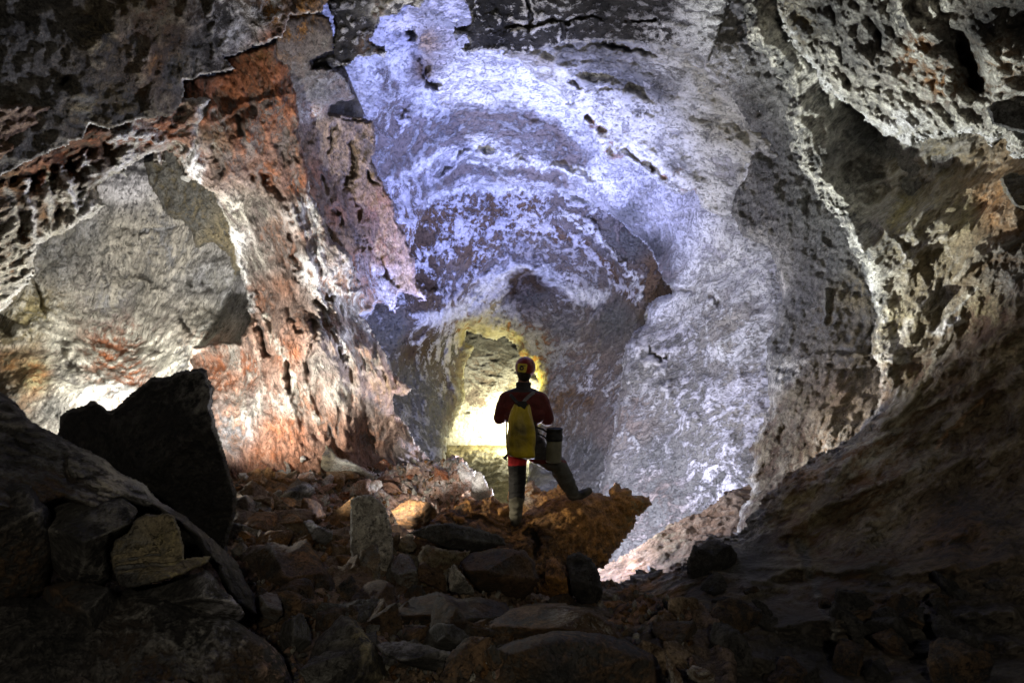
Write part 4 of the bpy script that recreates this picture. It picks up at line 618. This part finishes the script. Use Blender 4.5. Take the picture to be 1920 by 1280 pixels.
# loose stones: a few shapes, each laid down many times on the rubble
def hull_stone(seed):
    rr = np.random.RandomState(seed)
    bm = bmesh.new()
    p = rr.normal(size=(9, 3)); p /= np.linalg.norm(p, axis=1)[:, None]; p *= rr.uniform(.75, 1.05, (9, 1)); p *= np.array([1, .8, .62])
    for c in p: bm.verts.new(c)
    bmesh.ops.convex_hull(bm, input=bm.verts)
    for v in [v for v in bm.verts if not v.link_faces]: bm.verts.remove(v)
    bmesh.ops.bevel(bm, geom=bm.edges[:] + bm.verts[:], offset=.03, segments=1, affect='EDGES')
    bmesh.ops.triangulate(bm, faces=bm.faces)
    for _ in range(4):
        long = [e for e in bm.edges if e.calc_length() > .10]
        if long: bmesh.ops.subdivide_edges(bm, edges=long, cuts=1)
        bmesh.ops.triangulate(bm, faces=bm.faces)
    V = np.array([v.co for v in bm.verts])
    d = noise(V + seed, 'f', .7, 5, seed=seed) * .18 + noise(V + seed, 'r', .3, 4, seed=seed + 3) * .06
    nrm = V / np.linalg.norm(V, axis=1)[:, None]
    V = V + nrm * d[:, None]
    T = np.array([[v.index for v in f.verts] for f in bm.faces]) if not bm.verts.index_update() else 0
    bm.free()
    return V, T
def stone_mesh(seed, ka, kb, bias, mat=None):
    V, T = hull_stone(seed)
    A = np.tile(np.array(PAL[ka] + (1,)), (len(V), 1)); B = np.tile(np.array(PAL[kb] + (bias,)), (len(V), 1))
    o = mesh_from('stone', V, T, mat or M_rubble, A, B)
    me = o.data; bpy.data.objects.remove(o)
    return me
from mathutils.bvhtree import BVHTree
def bvh_of(o):
    me = o.data; return BVHTree.FromPolygons([v.co[:] for v in me.vertices], [p.vertices[:] for p in me.polygons])
TREES = [bvh_of(FLOOR)] + [bvh_of(o) for o in SC.objects if o.name == 'right_wall.001']
CP = Vector((0, 0, CAMZ))
def on_floor(u, v, t=0):
    d = (W(u, v, 1.0) - CP).normalized()
    for T in ([TREES[t]] if t < len(TREES) else TREES):
        h = T.ray_cast(CP, d)
        if h[0]: return h[0], h[1]
    return None, None
def floor_Y(u, v):
    return float(rbf([d[:2] for d in floor_depth], [d[2] for d in floor_depth], (np.array([u]), np.array([v])))[0])
fams = [
 # region box, count, size range (m), colours, label, group
 ((450, 860, 900, 945), 60, (.05, .20), [('P', 'r', .5), ('P', 'W', .4), ('R', 'P', .5), ('M', 'P', .4)], 'pinkish stone lying in the lit rubble below the red spur', 'lit stones below the red spur'),
 ((440, 900, 700, 1090), 80, (.08, .30), [('o', 'B', .5), ('t', 'B', .5), ('G', 't', .5), ('T', 'o', .5)], 'rusty stone lying in the rubble between black boulder and slab', 'rusty stones between boulder and slab'),
 ((640, 950, 1060, 1130), 44, (.09, .28), [('B', 'b', .5), ('t', 'B', .5), ('G', 'e', .5)], 'dark brown stone lying in the rubble below the ledge', 'dark stones below the ledge'),
 ((500, 1110, 1300, 1290), 60, (.05, .20), [('B', 'D', .5), ('b', 'D', .5), ('g', 'D', .5), ('t', 'b', .5)], 'dark stone lying in the shadowed near rubble', 'shadowed stones near the bottom'),
]
 # family in the dark lower right
fams.append(((1250, 1090, 1900, 1290), 40, (.06, .22), [('D', 'K', .5), ('b', 'K', .5), ('K', 'D', .5)], 'black stone lying on the dark slope below the right wall', 'black stones at the lower right'))
floor2 = [(1300, 1150, 4.6), (1500, 1050, 5.6), (1500, 1250, 3.9), (1900, 1250, 3.5), (1900, 1050, 4.6), (1250, 1290, 3.6)]
rng = random.Random(5)
for fi, (bx, cnt, sz, cc, lab, grp) in enumerate(fams):
    prot = [stone_mesh(100 + fi * 10 + i, *cc[i % len(cc)]) for i in range(6)]
    for k in range(cnt):
        u = rng.uniform(bx[0], bx[2]); v = rng.uniform(bx[1], bx[3])
        if fi == 0 and v < 905 and u > 720: v += 25
        Y = floor_Y(u, v) - .05 if fi < 4 else float(rbf([d[:2] for d in floor2], [d[2] for d in floor2], (np.array([u]), np.array([v])))[0]) - .05
        s = rng.uniform(sz[0] ** .5, sz[1] ** .5) ** 2
        o = bpy.data.objects.new('stone', prot[k % 6]); COL.objects.link(o)
        hit, nn = on_floor(u, v, 0 if fi < 4 else 1)
        o.location = (hit + Vector((0, .3 * s, .18 * s))) if hit else W(u, v, Y - .06); o.scale = (s * rng.uniform(.8, 1.3), s, s * rng.uniform(.8, 1.1))
        o.rotation_euler = (rng.uniform(-.6, .6), rng.uniform(-.6, .6), rng.uniform(0, 6.28))
        tag(o, lab, 'stone', grp)
# fine broken rock between the stones: nobody could count it
rg = np.random.RandomState(12)
bmg = bmesh.new()
for c in rg.normal(size=(8, 3)): bmg.verts.new(Vector(c).normalized())
bmesh.ops.convex_hull(bmg, input=bmg.verts); bmesh.ops.triangulate(bmg, faces=bmg.faces); bmg.verts.index_update()
gv = np.array([v.co for v in bmg.verts]); gf = np.array([[v.index for v in f.verts] for f in bmg.faces]); bmg.free()
VV = []; FF = []; CC = []; nb = 0
gcols = [PAL[k] for k in ('T', 'P', 't', 'B', 'G', 'M', 'o', 'C')]
for k in range(3800):
    v_ = 865 + 415 * rg.rand() ** 1.3; u_ = rg.uniform(440, 1300)
    hit, nn = on_floor(u_, v_, 0)
    if hit is None: continue
    s_ = rg.uniform(.012, .045) * (hit[1] / 7) ** .5
    a_, b_ = rg.uniform(0, 6.28, 2); R_ = np.array(Euler((a_, b_, a_ * 2)).to_matrix())
    VV.append((gv * np.array([1.3, 1, .7])) @ R_.T * s_ + np.array(hit) + np.array([0, 0, s_ * .3])); FF.append(gf + nb); nb += len(gv)
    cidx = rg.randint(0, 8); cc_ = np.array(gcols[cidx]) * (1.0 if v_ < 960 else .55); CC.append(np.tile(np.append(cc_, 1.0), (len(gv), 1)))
VV = np.concatenate(VV); FF = np.concatenate(FF); CC = np.concatenate(CC); CB = CC.copy(); CB[:, :3] *= .6; CB[:, 3] = .5
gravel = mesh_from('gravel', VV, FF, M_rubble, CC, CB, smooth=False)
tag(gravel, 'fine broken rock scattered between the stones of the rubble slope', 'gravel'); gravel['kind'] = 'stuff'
#END_RUBBLE
#PERSON
YP = 7.4
def Q(u, v, dy=0.0): return np.array(W(u, v, YP + dy))
def capsule_bm(bm, chain, seg=16):
    """chain: list of (point, rx, ry); sweeps rings between points, closed by half spheres"""
    for (a, ra), (b, rb) in zip(chain[:-1], chain[1:]):
        a = Vector(a); b = Vector(b); d = b - a; L = max(d.length, 1e-5)
        rot = d.to_track_quat('Z', 'Y').to_matrix().to_4x4()
        rows = []
        prof = []
        for i in range(5): t = math.pi / 2 * i / 5; prof.append((-ra * math.cos(t), ra * math.sin(t)))
        prof[0] = (-ra, ra * .02)
        for i in range(5): prof.append((L * i / 4, ra + (rb - ra) * i / 4))
        for i in range(1, 6): t = math.pi / 2 * i / 5; prof.append((L + rb * math.sin(t), max(rb * math.cos(t), rb * .02)))
        for z, r in prof:
            rows.append([bm.verts.new((Matrix.Translation(a) @ rot) @ Vector((r * math.cos(6.2832 * k / seg), r * math.sin(6.2832 * k / seg), z))) for k in range(seg)])
        for r0, r1 in zip(rows[:-1], rows[1:]):
            for k in range(seg): bm.faces.new((r0[k], r0[(k + 1) % seg], r1[(k + 1) % seg], r1[k]))
        bm.faces.new(rows[0][::-1]); bm.faces.new(rows[-1])
def ball(bm, c, r, sc=(1, 1, 1)):
    m = Matrix.Translation(Vector(c)) @ Matrix.Diagonal(Vector((*sc, 1)))
    bmesh.ops.create_uvsphere(bm, u_segments=24, v_segments=16, radius=r, matrix=m)
def fused(name, bm, voxel, smooth, origin, mat, folds=None, parent=None, zones=None):
    me = bpy.data.meshes.new('t'); bm.to_mesh(me); bm.free()
    o = bpy.data.objects.new('t', me); COL.objects.link(o)
    md = o.modifiers.new('r', 'REMESH'); md.mode = 'VOXEL'; md.voxel_size = voxel; md.use_smooth_shade = True
    ms = o.modifiers.new('s', 'SMOOTH'); ms.iterations = smooth; ms.factor = .5
    dg = bpy.context.evaluated_depsgraph_get()
    me2 = bpy.data.meshes.new_from_object(o.evaluated_get(dg)); bpy.data.objects.remove(o)
    n = len(me2.vertices); V = np.empty(n * 3, F32); me2.vertices.foreach_get('co', V); V = V.reshape(-1, 3)
    N = np.empty(n * 3, F32); me2.vertices.foreach_get('normal', N); N = N.reshape(-1, 3)
    if folds is not None: V = V + N * folds(V)[:, None]
    if zones is not None:
        at = me2.color_attributes.new('ca', 'FLOAT_COLOR', 'POINT'); at.data.foreach_set('color', zones(V).astype(F32).ravel())
    V = V - np.array(origin, F32)
    me2.vertices.foreach_set('co', V.astype(F32).ravel()); me2.update()
    me2.materials.clear(); me2.materials.append(mat); me2.name = name
    for p in me2.polygons: p.use_smooth = True
    ob = bpy.data.objects.new(name, me2); COL.objects.link(ob)
    if parent: ob.parent = parent
    else: ob.location = origin
    return ob
person = bpy.data.objects.new('person', None); COL.objects.link(person)
PO = Vector(W(985, 985, YP)); person.location = PO
tag(person, 'caver in a red helmet and dark red suit standing on the rust orange ledge', 'person')
S = .00578
bm = bmesh.new()
capsule_bm(bm, [(Q(974, 838), .125), (Q(1002, 838), .125)])
capsule_bm(bm, [(Q(988, 835, -.01), .145), (Q(984, 800), .135), (Q(982, 765), .15)])
capsule_bm(bm, [(Q(966, 775), .125), (Q(1001, 775), .125)])
capsule_bm(bm, [(Q(960, 757), .115), (Q(1005, 758), .115)])
capsule_bm(bm, [(Q(951, 748), .085), (Q(981, 738), .085), (Q(1013, 750), .085)])
capsule_bm(bm, [(Q(981, 740), .075), (Q(982, 712, .01), .062)])
# head with face on the far side
ball(bm, Q(984, 693, .015), .098, (.84, 1.0, 1.22))
capsule_bm(bm, [(Q(983, 706, .06), .045), (Q(983, 710, .085), .03)])
capsule_bm(bm, [(Q(984, 695, .105), .010), (Q(984, 700, .125), .016)])
ball(bm, Q(970, 698, .02), .026, (.4, .8, 1.2)); ball(bm, Q(998, 698, .02), .026, (.4, .8, 1.2))
ball(bm, Q(979, 696, .095), .014); ball(bm, Q(989, 696, .095), .014)
# arms, folded forward
for sgn, sh, el, wr in ((-1, (950, 750), (937, 783), (962, 778)), (1, (1014, 752), (1027, 786), (1003, 780))):
    capsule_bm(bm, [(Q(*sh), .083), (Q(sh[0] + (el[0] - sh[0]) * .5, (sh[1] + el[1]) / 2, .02), .078), (Q(el[0], el[1], .05), .064), (Q(wr[0], wr[1], .30), .043)])
    h = Q(wr[0] - sgn * 7, wr[1] - 3, .36)
    w = Q(wr[0], wr[1], .30)
    capsule_bm(bm, [(w, .03), (h, .032)], 12)
    dirv = (h - w) / np.linalg.norm(h - w); up = np.array([0, 0, 1.])
    for f, (ln, off) in enumerate(((.072, .030), (.080, .010), (.074, -.010), (.058, -.028))):
        b0 = h + dirv * .012 + up * off; b1 = b0 + dirv * ln * .45 + np.array([0, .01, -.002]); b2 = b1 + dirv * ln * .3 + np.array([-sgn * .012, -.016, -.006]); b3 = b2 + np.array([-sgn * .004, -.02, -.006])
        capsule_bm(bm, [(b0, .0100), (b1, .0092), (b2, .0085), (b3, .0078)], 8)
    t0 = h - dirv * .01 + up * .03; capsule_bm(bm, [(t0, .012), (t0 + dirv * .02 + up * .03, .011), (t0 + dirv * .045 + up * .04, .0095)], 8)
# legs
capsule_bm(bm, [(Q(971, 845), .112), (Q(970, 870, .01), .094), (Q(970, 905, .03), .082), (Q(968, 935, 0), .076), (Q(967, 968, -.01), .056)])
capsule_bm(bm, [(Q(1004, 845, .02), .12), (Q(1026, 858, .12), .113), (Q(1046, 873, .22), .098), (Q(1060, 898, .22), .086), (Q(1074, 925, .20), .058)])
def folds(V):
    f = noise(V, 'r', .13, 3, 20, 2.2, seed=4) * .011 + noise(V, 'f', .05, 3, seed=6) * .003
    low = V[:, 2] < W(0, 895, YP)[2]
    f = np.where(low, f + noise(V, 'r', .08, 2, 5, 3, seed=9) * .011, f)
    hand = (V[:, 1] > YP + .27) & (V[:, 2] > W(0, 800, YP)[2]) & (V[:, 2] < W(0, 750, YP)[2])
    head = V[:, 2] > W(0, 716, YP)[2]
    return np.where(hand | head, f * .05, f)
def zones(V):
    u = (V[:, 0] / V[:, 1]) * F + 960; v = 640 - (V[:, 2] - CAMZ) / V[:, 1] * F
    c = np.tile(np.array([.095, .017, .015, 1.]), (len(V), 1))
    n = noise(V, 'f', .12, 4, seed=2) * 9
    def put(m, col): c[m] = col + (1.,)
    put((v + n > 800) & (v < 862), (.055, .05, .048))
    put((v > 850) & (u < 1000) & (v < 873 + n * .3), (.42, .02, .025))
    put((v > 873 + n * .3) & (u < 1005), (.012, .012, .014))
    put((v + n * .6 > 868) & (u >= 1005), (.065, .065, .055))
    put((v < 735) & (v > 716), (.035, .03, .035))
    put((v < 716), (.32, .17, .12))
    put((V[:, 1] > YP + .30) & (v > 755) & (v < 800) & (u > 940) & (u < 1025), (.34, .19, .13))
    mud = (v > 935 + n)
    put(mud, (.10, .095, .075))
    return c
M_cloth = plain_material('caving_suit_fabric', (.2, .02, .02), rough=.75, bump=.004, bscale=60, var=.3, attr='ca')
body = fused('body', bm, .0068, 3, PO, M_cloth, folds, person, zones)
M_boot = plain_material('muddy_boot_rubber', (.085, .08, .065), rough=.6, bump=.008, bscale=30, var=.8)
bm = bmesh.new(); capsule_bm(bm, [(Q(968, 940), .080), (Q(967, 972, -.01), .066)]); capsule_bm(bm, [(Q(966, 978, -.03), .047), (Q(965, 978, .10), .052), (Q(963, 980, .2), .042)])
fused('boot', bm, .01, 3, PO, M_boot, lambda V: noise(V, 'f', .06, 3) * .006, person)
bm = bmesh.new(); capsule_bm(bm, [(Q(1068, 910, .21), .070), (Q(1075, 926, .20), .060)]); capsule_bm(bm, [(Q(1073, 930, .18), .05), (Q(1090, 927, .21), .052), (Q(1104, 920, .24), .042)])
fused('boot', bm, .01, 3, PO, M_boot, lambda V: noise(V, 'f', .06, 3) * .006, person)
M_hair = plain_material('dark_hair', (.02, .014, .01), rough=.6, bump=.004, bscale=120)
bm = bmesh.new(); ball(bm, Q(983, 698, -.02), .092, (.86, .9, 1.15)); fused('hair', bm, .01, 1, PO, M_hair, lambda V: noise(V, 'r', .03, 2, 90, 4) * .003, person)
M_helmet = plain_material('red_helmet_shell', (.17, .014, .012), rough=.42, bump=.0008, bscale=60, var=.25, spec=.5)
bm = bmesh.new()
bmesh.ops.create_uvsphere(bm, u_segments=48, v_segments=32, radius=.114, matrix=Matrix.Translation(Vector(Q(985, 688, .01))) @ Euler((-.12, .10, 0)).to_matrix().to_4x4() @ Matrix.Diagonal((.97, 1.15, 1.0, 1)))
zc = W(0, 704, YP)[2]
bmesh.ops.bisect_plane(bm, geom=bm.verts[:] + bm.edges[:] + bm.faces[:], plane_co=(0, 0, zc), plane_no=(0, .18, 1), clear_inner=True)
bmesh.ops.solidify(bm, geom=bm.faces[:], thickness=.006)
me = bpy.data.meshes.new('helmet'); 
for v in bm.verts: v.co -= PO
for f in bm.faces: f.smooth = True
bm.to_mesh(me); bm.free(); me.materials.append(M_helmet)
helmet = bpy.data.objects.new('helmet', me); COL.objects.link(helmet); helmet.parent = person
def prism(name, pts, d0, d1, mat, parent, org, bev=.0):
    bm = bmesh.new(); a = [bm.verts.new(Vector(Q(u, v, d0)) - org) for u, v in pts]; b = [bm.verts.new(Vector(Q(u, v, d1)) - org) for u, v in pts]
    bm.faces.new(a); bm.faces.new(b[::-1]); n = len(pts)
    for i in range(n): bm.faces.new((a[(i + 1) % n], a[i], b[i], b[(i + 1) % n]))
    bmesh.ops.recalc_face_normals(bm, faces=bm.faces)
    if bev: bmesh.ops.bevel(bm, geom=bm.edges[:], offset=bev, segments=2, affect='EDGES')
    me = bpy.data.meshes.new(name); bm.to_mesh(me); bm.free(); me.materials.append(mat)
    o = bpy.data.objects.new(name, me); COL.objects.link(o); o.parent = parent; return o
M_yel = plain_material('yellow_plastic', (.55, .43, .02), rough=.5, bump=.001, var=.2)
M_blk = plain_material('black_rubber', (.012, .012, .012), rough=.6, bump=.002, var=.3)
bat = prism('battery_case', [(970.5, 683), (972.5, 681), (987, 682), (989, 684), (986.5, 697), (984, 698.5), (972, 697), (970, 695)], -.135, -.10, M_yel, helmet, PO, .002)
prism('emblem', [(978 + 4.6 * math.cos(a / 16 * 6.283) * (1 if a % 4 else .9), 690 + 4.2 * math.sin(a / 16 * 6.283)) for a in range(16)], -.139, -.132, M_blk, bat, PO)
prism('emblem', [(975.2, 684.6), (985.5, 685), (985.3, 686.2), (975, 685.8)], -.139, -.132, M_blk, bat, PO)
prism('emblem', [(976.8, 689), (979.6, 689), (979.6, 691), (976.8, 691)], -.142, -.138, M_yel, bat, PO)
for hu, hv in ((998, 680), (1000.5, 684), (1001.5, 689)):
    prism('vent', [(hu + 1.1 * math.cos(a), hv + 1.4 * math.sin(a)) for a in [k * .785 for k in range(8)]], -.075 if hu < 999 else -.055, -.02, M_blk, helmet, PO)
# collar
bm = bmesh.new(); rows = []
for zz, r in ((732, .088), (724, .08), (718, .082), (719, .072)):
    rows.append([bm.verts.new(Vector(Q(981.5 + r / S * math.cos(k / 24 * 6.283), zz + 1.5 * math.sin(k * 1.3), r * .95 * math.sin(k / 24 * 6.283) + .005)) - PO) for k in range(24)])
for r0, r1 in zip(rows[:-1], rows[1:]):
    for k in range(24): bm.faces.new((r0[k], r0[(k + 1) % 24], r1[(k + 1) % 24], r1[k])).smooth = True
me = bpy.data.meshes.new('collar'); bm.to_mesh(me); bm.free()
M_dark = plain_material('dark_cloth', (.03, .026, .03), rough=.85, bump=.003, var=.4); me.materials.append(M_dark)
o = bpy.data.objects.new('collar', me); COL.objects.link(o); o.parent = person
# yellow tackle bag
bag = bpy.data.objects.new('yellow_bag', None); COL.objects.link(bag); BO = Vector(Q(978, 856, -.28)); bag.location = BO
tag(bag, 'yellow drawstring caving bag worn on the back of the caver', 'bag')
M_bag = plain_material('yellow_coated_fabric', (.37, .28, .015), rough=.5, bump=.008, bscale=18, var=.8, spec=.4)
bm = bmesh.new(); rows = []
prof = [(857.5, 977, 10, .02), (857, 977, 22, .09), (853, 977, 25.5, .12), (840, 977.5, 26, .125), (820, 977, 26, .13), (800, 977, 24, .125), (785, 977, 22, .115), (772, 977, 18.5, .095), (763, 977.5, 15, .07), (757, 978, 12.5, .05)]
ns = 64
for i, (vv, cu, hw, dp) in enumerate(prof):
    fr = i / (len(prof) - 1); row = []
    for k in range(ns):
        a = k / ns * 6.2832; ple = 1 + (.10 * max(0, fr - .55) / .45) * math.sin(a * 7 + 1) + .025 * math.sin(a * 3 + i)
        ex = math.copysign(abs(math.cos(a)) ** .75, math.cos(a)); ey = math.copysign(abs(math.sin(a)) ** .75, math.sin(a))
        dv = 0
        if fr > .9: dv = -5 * abs(math.cos(a)) ** 2 + 6
        tilt = (cu - 977) + (853 - vv) * .01
        row.append(bm.verts.new(Vector(Q(cu + hw * ex * ple + (vv - 857) * .0 + 1.5 * math.sin(i * 1.7 + a * 2), vv + dv + (2.5 * ex if i < 3 else 0), -.27 + dp * ey * ple)) - BO))
    rows.append(row)
for r0, r1 in zip(rows[:-1], rows[1:]):
    for k in range(ns): bm.faces.new((r0[k], r0[(k + 1) % ns], r1[(k + 1) % ns], r1[k])).smooth = True
bm.faces.new(rows[0][::-1])
bmesh.ops.subdivide_edges(bm, edges=bm.edges[:], cuts=1, use_grid_fill=True)
V = np.array([v.co for v in bm.verts]); dd = noise(V, 'r', .12, 3, 70, 2.5, seed=3) * .010 + noise(V, 'f', .3, 2, seed=8) * .012
bm.normal_update()
for v, q in zip(bm.verts, dd): v.co += v.normal * float(q)
bmesh.ops.recalc_face_normals(bm, faces=bm.faces)
me = bpy.data.meshes.new('sack'); bm.to_mesh(me); bm.free(); me.materials.append(M_bag)
for p in me.polygons: p.use_smooth = True
sack = bpy.data.objects.new('sack', me); COL.objects.link(sack); sack.parent = bag
def strap(name, pts, w, mat, parent, org, th=.004):
    """flat webbing along points; width seen in the picture plane"""
    P = [Vector(Q(*p)) - org for p in pts]; bm = bmesh.new(); prev = None
    for i, p in enumerate(P):
        t = (P[min(i + 1, len(P) - 1)] - P[max(i - 1, 0)]).normalized(); s = t.cross(Vector((0, 1, 0))); s = s.normalized() if s.length > .05 else Vector((1, 0, 0))
        n = s.cross(t).normalized()
        ring = [bm.verts.new(p + s * w * a + n * th * b) for a, b in ((-.5, -1), (.5, -1), (.5, 1), (-.5, 1))]
        if prev:
            for k in range(4): bm.faces.new((prev[k], prev[(k + 1) % 4], ring[(k + 1) % 4], ring[k]))
        else: bm.faces.new(ring[::-1])
        prev = ring
    bm.faces.new(prev); bmesh.ops.recalc_face_normals(bm, faces=bm.faces)
    me = bpy.data.meshes.new(name); bm.to_mesh(me); bm.free(); me.materials.append(mat)
    o = bpy.data.objects.new(name, me); COL.objects.link(o); o.parent = parent; return o
M_web = plain_material('grey_webbing', (.12, .12, .125), rough=.8, bump=.002, var=.3)
strap('shoulder_strap', [(978, 760, -.30), (984, 750, -.22), (992, 742, -.16), (1000, 736, -.10), (1006, 736, .0), (1006, 750, .14)], .035, M_web, bag, BO)
strap('shoulder_strap', [(976, 760, -.30), (966, 750, -.2), (958, 741, -.12), (955, 736, .0), (957, 750, .14)], .035, M_blk, bag, BO)
strap('side_strap', [(1003, 790, -.2), (1004, 810, -.24), (1004, 830, -.24), (1003, 852, -.24)], .016, M_blk, bag, BO)
strap('side_strap', [(950, 787, -.18), (949, 806, -.24), (950, 830, -.26), (952, 850, -.26), (947, 858, -.26), (950, 862, -.26)], .018, M_blk, bag, BO)
strap('drawcord', [(968, 772, -.37), (963, 790, -.39), (961, 808, -.41), (966, 822, -.41), (973, 812, -.41), (978, 790, -.395), (984, 772, -.37)], .006, M_bag, bag, BO, .003)
strap('base_tab', [(945, 860, -.27), (951, 853, -.27)], .03, M_blk, bag, BO, .008)
prism('opening_flap', [(969, 757), (974, 768), (979, 771), (985, 766), (989, 757), (986, 752), (972, 752)], -.345, -.30, M_blk, bag, BO)
# canister at the hip
can = bpy.data.objects.new('canister', None); COL.objects.link(can); CO = Vector(Q(1038, 867, -.12)); can.location = CO
tag(can, 'pale plastic canister with a black lid hanging at the right hip of the caver', 'canister')
def lathe(name, prof, mat, parent, tilt=(.0, .03)):
    bm = bmesh.new(); rows = []
    for z, r in prof: rows.append([bm.verts.new((r * math.cos(k / 40 * 6.2832) + z * tilt[1], r * math.sin(k / 40 * 6.2832), z)) for k in range(40)])
    for r0, r1 in zip(rows[:-1], rows[1:]):
        for k in range(40): bm.faces.new((r0[k], r0[(k + 1) % 40], r1[(k + 1) % 40], r1[k])).smooth = True
    bm.faces.new(rows[0][::-1]); bm.faces.new(rows[-1])
    me = bpy.data.meshes.new(name); bm.to_mesh(me); bm.free(); me.materials.append(mat)
    o = bpy.data.objects.new(name, me); COL.objects.link(o); o.parent = parent; return o
M_can = plain_material('pale_scuffed_plastic', (.15, .145, .10), rough=.55, bump=.002, bscale=40, var=.3)
lathe('drum', [(.0, .06), (.006, .078), (.015, .082), (.12, .083), (.235, .083), (.24, .078)], M_can, can)
lathe('lid', [(.232, .080), (.235, .090), (.26, .091), (.29, .091), (.293, .086), (.345, .086), (.352, .089), (.362, .088), (.368, .080), (.358, .072)], M_blk, can)
strap('carrying_strap', [(1030, 812, -.15), (1018, 805, -.12), (1005, 800, -.10)], .02, M_blk, can, CO)
strap('carrying_strap', [(1030, 828, -.2), (1020, 818, -.16), (1008, 812, -.12)], .014, M_blk, can, CO)
# drum rope, belt
strap('belt', [(956, 826, -.10), (966, 829, -.16), (985, 831, -.17), (1005, 830, -.15), (1016, 826, -.08)], .035, M_dark, person, PO)
#END_PERSON
#LIGHTS
def lamp(name, pos, power, color, radius=.08):
    l = bpy.data.lights.new(name, 'POINT'); l.energy = power; l.color = color; l.shadow_soft_size = radius
    o = bpy.data.objects.new(name, l); COL.objects.link(o); o.location = pos; return o
def spot(name, pos, aim, power, color, size, blend=.8, radius=.06):
    l = bpy.data.lights.new(name, 'SPOT'); l.energy = power; l.color = color; l.spot_size = math.radians(size); l.spot_blend = blend; l.shadow_soft_size = radius
    o = bpy.data.objects.new(name, l); COL.objects.link(o); o.location = pos; o.rotation_euler = (Vector(aim) - Vector(pos)).to_track_quat('-Z', 'Y').to_euler(); return o
lamp('lamp_behind_ledge', W(1030, 958, 9.7), 900, (.74, .77, 1.0), .06)
lamp('lamp_left_chamber', W(290, 770, 9.0), 420, (1.0, .97, .88), .06)
lamp('lamp_tunnel', W(975, 838, 24.7), 1600, (1.0, .93, .60), .10)
lamp('lamp_doorway', W(992, 745, 17.4), 125, (1.0, .86, .20), .08)
lamp('lamp_rubble', W(969, 916, 9.0), 130, (1.0, .88, .78), .05)
spot('blue_spotlight', W(1030, 962, 10.0), W(900, 230, 13.5), 5400, (.30, .37, 1.0), 88, .9)
spot('crust_fill_spot', W(1045, 958, 9.6), W(1680, 170, 6.6), 2500, (.96, 1.0, .88), 50, .8, .04)  # unseen spot added to brighten the upper right crust
spot('ochre_fill_spot', W(1060, 950, 9.4), W(1640, 760, 7.2), 700, (1.0, .84, .56), 34, .9, .04)  # unseen spot added to warm the lower right wall
spot('spur_fill_spot', W(390, 850, 6.5), W(590, 590, 9), 1150, (1.0, .95, .88), 100, .8, .04)  # unseen spot added to light the front of the red spur
spot('ledge_fill_spot', W(395, 860, 6.5), W(1060, 985, 7.6), 420, (1.0, .86, .62), 26, .9, .04)  # unseen narrow spot added to brighten the ledge
spot('rubble_fill_spot', W(702, 955, 6.2), W(870, 900, 8.8), 270, (1.0, .90, .80), 56, .9, .03)  # unseen spot added to light the rubble bank from the front
lamp('fill_lamp_behind_camera', Vector((.4, -2.6, CAMZ + 1.3)), 330, (1.0, .88, .68), .10)  # unseen fill added behind the camera to lift the dark foreground
w = bpy.data.worlds.new('World'); SC.world = w; w.use_nodes = True
w.node_tree.nodes['Background'].inputs[0].default_value = (.6, .65, 1, 1); w.node_tree.nodes['Background'].inputs[1].default_value = .02
cam = bpy.data.cameras.new('camera'); cam.lens = 24; cam.sensor_width = 36; cam.clip_end = 200; cam.clip_start = .05
co = bpy.data.objects.new('camera', cam); COL.objects.link(co); co.location = (0, 0, CAMZ); co.rotation_euler = (math.pi / 2, 0, 0)
SC.camera = co
SC.view_settings.view_transform = 'Standard'; SC.view_settings.look = 'None'; SC.view_settings.exposure = 0
SC.cycles.max_bounces = 5; SC.cycles.diffuse_bounces = 3; SC.cycles.use_denoising = True
SC.cycles.sample_clamp_indirect = 3
